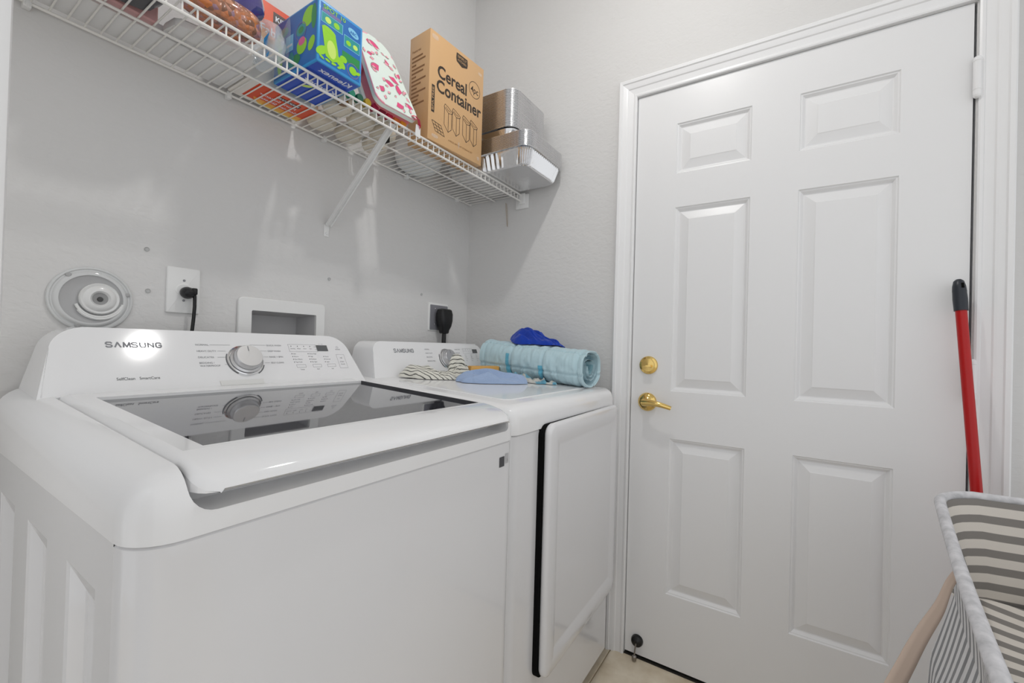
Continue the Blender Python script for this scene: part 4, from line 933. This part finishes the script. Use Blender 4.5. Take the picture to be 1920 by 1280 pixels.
# quilted roll
qr = thing('quilted_mat_roll', (-.16, -.48, dtop(-.48)), 'light blue quilted mat rolled up on the dryer beside the wall', 'rolled mat')
M['quilt'] = fabric('light_blue_quilt', srgb(186, 212, 220), sc=300)
M['teal'] = fabric('teal_ribbon', srgb(104, 178, 204)); M['quilt_in'] = fabric('quilt_inside', srgb(150, 190, 200))
A = Vector((-.148, -.255, 0)); B = Vector((-.158, -.690, 0)); ax = (B-A).normalized(); sd = Vector((ax.y, -ax.x, 0)); 
if sd.x > 0: sd = -sd
def rollsec(t, a, k=1.0):
    w = .077+.010*math.sin(3.1*t)+.003*t; h = .068-.004*t
    ca, sa = math.cos(a), math.sin(a)
    x = w*math.copysign(abs(ca)**.82, ca)*k; z = h*math.copysign(abs(sa)**.78, sa)*k
    return x, z, h
def rollpt(t, a, k=1.0, ex=0):
    x, z, h = rollsec(t, a, k); p = A.lerp(B, t); 
    q = -sum(.0065*math.exp(-((t-t0)/.010)**2) for t0 in (.05, .345, .66, .965))      # quilting lines across
    wr_ = .0040*noise.noise(Vector((t*22, a*1.6, 1)))+.0026*noise.noise(Vector((t*75, a*1.5, 4)))
    pil = -sum(.0065*math.exp(-(((a-a0+math.pi) % (2*math.pi)-math.pi)/.055)**2) for a0 in (-.25, .95, 2.15, 3.35, 4.55))
    n = Vector((math.cos(a), math.sin(a))); d = (q+wr_+pil)*k+ex
    base = dtop(p.y)+.0034+h*.985
    zz_ = max(base+z+n.y*d, dtop(p.y)+.0032)
    pos = p+sd*(x+n.x*d); return Vector((min(pos.x, -.012), pos.y, zz_))
m_ = MB(); NA = 120; NT = 120
m_.loft([[rollpt(j/NT, 2*math.pi*i/NA) for i in range(NA)] for j in range(NT+1)], 0, True)
rim0 = [rollpt(1, 2*math.pi*i/NA) for i in range(NA)]
m_.loft([rim0, [rollpt(1, 2*math.pi*i/NA, .97)+ax*.004 for i in range(NA)], [rollpt(1, 2*math.pi*i/NA, .90)+ax*.003 for i in range(NA)], [rollpt(1, 2*math.pi*i/NA, .86)-ax*.004 for i in range(NA)], [rollpt(.90, 2*math.pi*i/NA, .82) for i in range(NA)]], 0, True, cap1=True)
m_.loft([[rollpt(0, 2*math.pi*i/NA) for i in range(NA)], [rollpt(0, 2*math.pi*i/NA, .85)-ax*.010 for i in range(NA)], [rollpt(0, 2*math.pi*i/NA, .3)-ax*.012 for i in range(NA)]][::-1], 0, True, cap0=True)
obj('outer_layer', m_, M['quilt'], qr, angle=180)
m_ = MB()
def spiral(u, v):
    a = 1.2+u*2*math.pi*1.9; k = .80-.50*u+.05*math.sin(u*17)
    return rollpt(.93+.075*v, a, k)+ax*(.004*math.sin(u*23))
m_.grid(spiral, 90, 3); obj('inner_layer', m_, M['quilt'], qr, angle=180)
m_ = MB()
def spiral2(u, v):
    a = -.6+u*2*math.pi*.8; k = .62-.35*u+.06*math.sin(u*13); return rollpt(.93+.062*v, a, k)
m_.grid(spiral2, 50, 3); obj('lining', m_, M['quilt_in'], qr, angle=180)
m_ = MB(); m_.tube([rollpt(1, 2*math.pi*i/NA, .945)+ax*.003+Vector((0, 0, .0012)) for i in range(NA)], .0032, 8, closed=True); obj('bound_edge', m_, M['quilt'], qr)
sgn = 1
for t0, a0, a1 in ((.30, .30, -.95), (.63, -.02, -1.05)):
    m_ = MB()
    m_.grid(lambda u, v, t0=t0, a0=a0, a1=a1: rollpt(t0+.035*v+.02*u*u, a0+(a1-a0)*u, 1.0, .0035), 14, 3)
    obj('ribbon', m_, M['teal'], qr, angle=180)
# blue cloth on the roll
M['royal'] = fabric('royal_blue_cloth', srgb(26, 62, 168))
def rz(x, y):
    p = Vector((x, y, 0))-A; t = max(0, min(1, p.dot(ax)/(B-A).length)); xx = p.dot(sd); w = .077+.010*math.sin(3.1*t)+.003*t; h = .068-.004*t
    q = max(0, 1-abs(xx/w)**2.4)**.45
    return dtop(y)+.0034+h*.985+h*q*(1 if abs(xx) < w else 0)+.0050
cloth_pile('royal_blue_cloth', -.142, -.455, rz, .105, .054, .046, -1.45, 2.9, 24, 1.2, .55, .25, m=M['royal'], label='royal blue cloth crumpled on top of the quilted roll', cat='cloth')

# ================================================================== broom handle
bt = thing('broom_handle', (-.2, -1.635, 0), 'red broom handle with a dark cap leaning on the door frame', 'broom')
T = Vector((-.0345, -1.6395, 1.318)); Bt = Vector((-.180, -1.702, .015)); dd = (T-Bt).normalized()
m_ = MB(); m_.tube([Bt+dd*.10, T-dd*.078], .0112, 18); obj('pole', m_, M['red'], bt)
m_ = MB(); m_.lathe([(.0136, 0), (.0136, .004), (.0142, .03), (.0135, .048), (.0138, .050), (.0128, .064), (.0100, .077), (.005, .082), (0, .083)], T-dd*.083, dd, 22); obj('grip_cap', m_, M['cap'], bt)
m_ = MB(); m_.tube([T-dd*.024+Vector((-.0125, -.004, 0)), T-dd*.012+Vector((-.0105, -.004, 0))], .0032, 8); obj('hang_hole', m_, M['gasket'], bt)
m_ = MB(); m_.box(-.212, -.146, -1.84, -1.68, .09, .125, .008, 2); obj('broom_block', m_, M['cap'], bt)
m_ = MB(); rb = random.Random(3)
for k in range(120):
    x = rb.uniform(-.205, -.152); y = rb.uniform(-1.832, -1.688); m_.tube([(x, y, .095), (x+rb.uniform(-.01, .01), y+rb.uniform(-.012, .012), .002)], .0012, 3, caps=False)
o = obj('bristles', m_, M['slate'], bt); o['kind'] = 'stuff'

# ================================================================== striped hamper
hp = thing('laundry_hamper', (-.68, -1.72, 0), 'grey and cream striped fabric laundry hamper in the lower right corner', 'hamper')
def stripes(name, lo, hi, col='X', scale=1.0, rough=.85):
    m = mat(name, hi, rough, spec=.1); at = nd(m, 'ShaderNodeAttribute', attribute_name='pat'); sp = nd(m, 'ShaderNodeSeparateXYZ'); m.node_tree.links.new(at.outputs['Vector'], sp.inputs[0])
    no = nd(m, 'ShaderNodeTexNoise'); no.inputs['Scale'].default_value = 6; m.node_tree.links.new(at.outputs['Vector'], no.inputs[0])
    ma = nd(m, 'ShaderNodeMath', operation='MULTIPLY_ADD'); m.node_tree.links.new(no.outputs[0], ma.inputs[0]); ma.inputs[1].default_value = .006; m.node_tree.links.new(sp.outputs[col], ma.inputs[2])
    sn = nd(m, 'ShaderNodeMath', operation='MULTIPLY'); m.node_tree.links.new(ma.outputs[0], sn.inputs[0]); sn.inputs[1].default_value = 2*math.pi/scale
    s2 = nd(m, 'ShaderNodeMath', operation='SINE'); m.node_tree.links.new(sn.outputs[0], s2.inputs[0])
    ramp_color(m, s2.outputs[0], [(.02, hi), (.22, lo)]); bp_ = nd(m, 'ShaderNodeBump'); n2 = nd(m, 'ShaderNodeTexNoise'); n2.inputs['Scale'].default_value = 700
    bp_.inputs['Strength'].default_value = .2; bp_.inputs['Distance'].default_value = .001; m.node_tree.links.new(n2.outputs[0], bp_.inputs['Height']); m.node_tree.links.new(bp_.outputs[0], bsdf(m).inputs['Normal'])
    return m
cream = srgb(226, 220, 212); grey = srgb(142, 138, 134)
M['hs'] = stripes('inner_stripes', grey, cream, 'Y', .030); M['hs2'] = stripes('flap_stripes', grey, cream, 'Y', .032); M['ho'] = stripes('outer_stripes', srgb(150, 151, 154), srgb(226, 226, 228), 'X', .030)
# rim corners (world): far-left A, far-right Dp, near-left Bp
RA = Vector((-.347, -1.5436, .830)); RD = Vector((-.290, -1.95, .872)); RB = Vector((-1.02, -1.462, .785)); RC = Vector((-.98, -1.95, .84))
def rim_curve(n=80):
    pts = []; cs_ = [RA, RD, RC, RB]; r = .055
    for i in range(4):
        p = cs_[i]; a = (cs_[i-1]-p).normalized(); b = (cs_[(i+1) % 4]-p).normalized()
        s0, s1 = p+a*r, p+b*r
        for k in range(7):
            t = k/6; pts.append((s0*(1-t)**2)+(p*2*t*(1-t))+(s1*t*t))
        q0, q1 = s1, cs_[(i+1) % 4]+(p-cs_[(i+1) % 4]).normalized()*r
        for k in range(1, 10):
            t = k/10; w = q0.lerp(q1, t)+Vector((0, 0, -.012*math.sin(math.pi*t)))
            pts.append(w)
    return pts
rim = rim_curve(); rc_ = sum(rim, Vector())/len(rim); NR = len(rim)
def per(i): return sum((rim[(k+1) % NR]-rim[k]).length for k in range(i))
PER = [per(i) for i in range(NR+1)]
def wall_pt(i, t, inner):
    p = rim[i % NR]; out = Vector((p.x-rc_.x, p.y-rc_.y, 0)).normalized()
    base = Vector((rc_.x+(p.x-rc_.x)*.86, rc_.y+(p.y-rc_.y)*.86, .012))
    q = p.lerp(base, t); bul = (-.018*math.sin(math.pi*min(1, t*2.6))+.040*math.sin(math.pi*max(0, min(1, t*1.4-.28))))*(1+.25*noise.noise(Vector((2*math.cos(6.2832*i/NR), t*3, 2+2*math.sin(6.2832*i/NR)))))
    q = q+out*(bul+.004*noise.noise(Vector((4*math.cos(6.2832*i/NR), t*6, 5+4*math.sin(6.2832*i/NR))))*(0 if t == 0 else 1))
    if inner: q = q-out*.010
    return q
m_ = MB(); nT = 40
m_.grid(lambda u, v: wall_pt(NR-int(round(u*NR)), v, False), NR, nT, att=lambda u, v: (PER[NR-int(round(u*NR))], v*.8, 0)); obj('outer_fabric', m_, M['ho'], hp, angle=180)
m_ = MB(); m_.grid(lambda u, v: wall_pt(int(round(u*NR)), v*.6, True), NR, nT, att=lambda u, v: (PER[int(round(u*NR))], v*.48, 0)); obj('inner_lining', m_, M['hs'], hp, angle=180)
m_ = MB(); m_.grid(lambda u, v: Vector((-.37-.62*u, -1.56-.40*v, .655+.02*v-.10*u*(1-.3*v)-.02*math.sin(u*5+v*3))), 20, 14, att=lambda u, v: (u*.6, u*.62-.10*v, 0)); obj('bottom_flap', m_, M['hs2'], hp, angle=180)
m_ = MB(); m_.tube([p+Vector((0, 0, .002)) for p in rim], .0088, 16, closed=True)
M['bind'] = stripes('binding', srgb(186, 186, 190), srgb(222, 222, 224), 'X', .05); 
M['rimc'] = mat('rim_cloth', srgb(205, 204, 206), .85, spec=.1); n_ = bump(M['rimc'], 60, .4, .003, 3)
ramp_color(M['rimc'], n_.outputs[0], [(.3, srgb(188, 188, 191)), (.65, srgb(218, 217, 220))])
obj('rim_binding', m_, M['rimc'], hp)
# cotton carrying strap on the long left side
SP = [Vector(p) for p in ((-.575, -1.526, .765), (-.585, -1.512, .742), (-.60, -1.497, .705), (-.630, -1.470, .665), (-.680, -1.440, .628), (-.745, -1.412, .606), (-.82, -1.405, .60), (-.88, -1.42, .63), (-.91, -1.45, .70))]
def strapf(u, v):
    s = u*(len(SP)-1); k = min(len(SP)-2, int(s)); f_ = s-k
    p0, p1, p2, p3 = SP[max(0, k-1)], SP[k], SP[k+1], SP[min(len(SP)-1, k+2)]
    p = .5*((2*p1)+(p2-p0)*f_+(2*p0-5*p1+4*p2-p3)*f_*f_+(3*p1-p0-3*p2+p3)*f_**3)
    return p+Vector((.012, .012, .022))*(v-.5)*(.40+.55*min(1, u*2.2))
m_ = MB(); m_.grid(strapf, 50, 3); st = obj('strap', m_, mat('beige_cotton', srgb(210, 190, 175), .85, spec=.1), hp, angle=180)
md = st.modifiers.new('thick', 'SOLIDIFY'); md.thickness = .0025

# ================================================================== ceiling lamp (lights the room, above the frame)
cl = thing('ceiling_lamp', (LAMP.x, LAMP.y, CH), 'round white ceiling lamp with a shallow glowing dome above the washer', 'lamp')
m_ = MB(); m_.lathe([(.095, 0), (.095, .02), (.085, .085), (.075, .118), (LAMP_R+.004, .1185), (LAMP_R+.004, .112), (0, .112)], (LAMP.x, LAMP.y, CH), (0, 0, -1), 36); obj('housing', m_, M['plastic_matte'], cl)
m_ = MB(); m_.lathe([(LAMP_R, .113)]+[(LAMP_R*math.cos(math.radians(a)), .1175+.030*math.sin(math.radians(a))) for a in range(0, 91, 15)], (LAMP.x, LAMP.y, CH), (0, 0, -1), 32, cap0=False); obj('glowing_dome', m_, M['bulb'], cl)
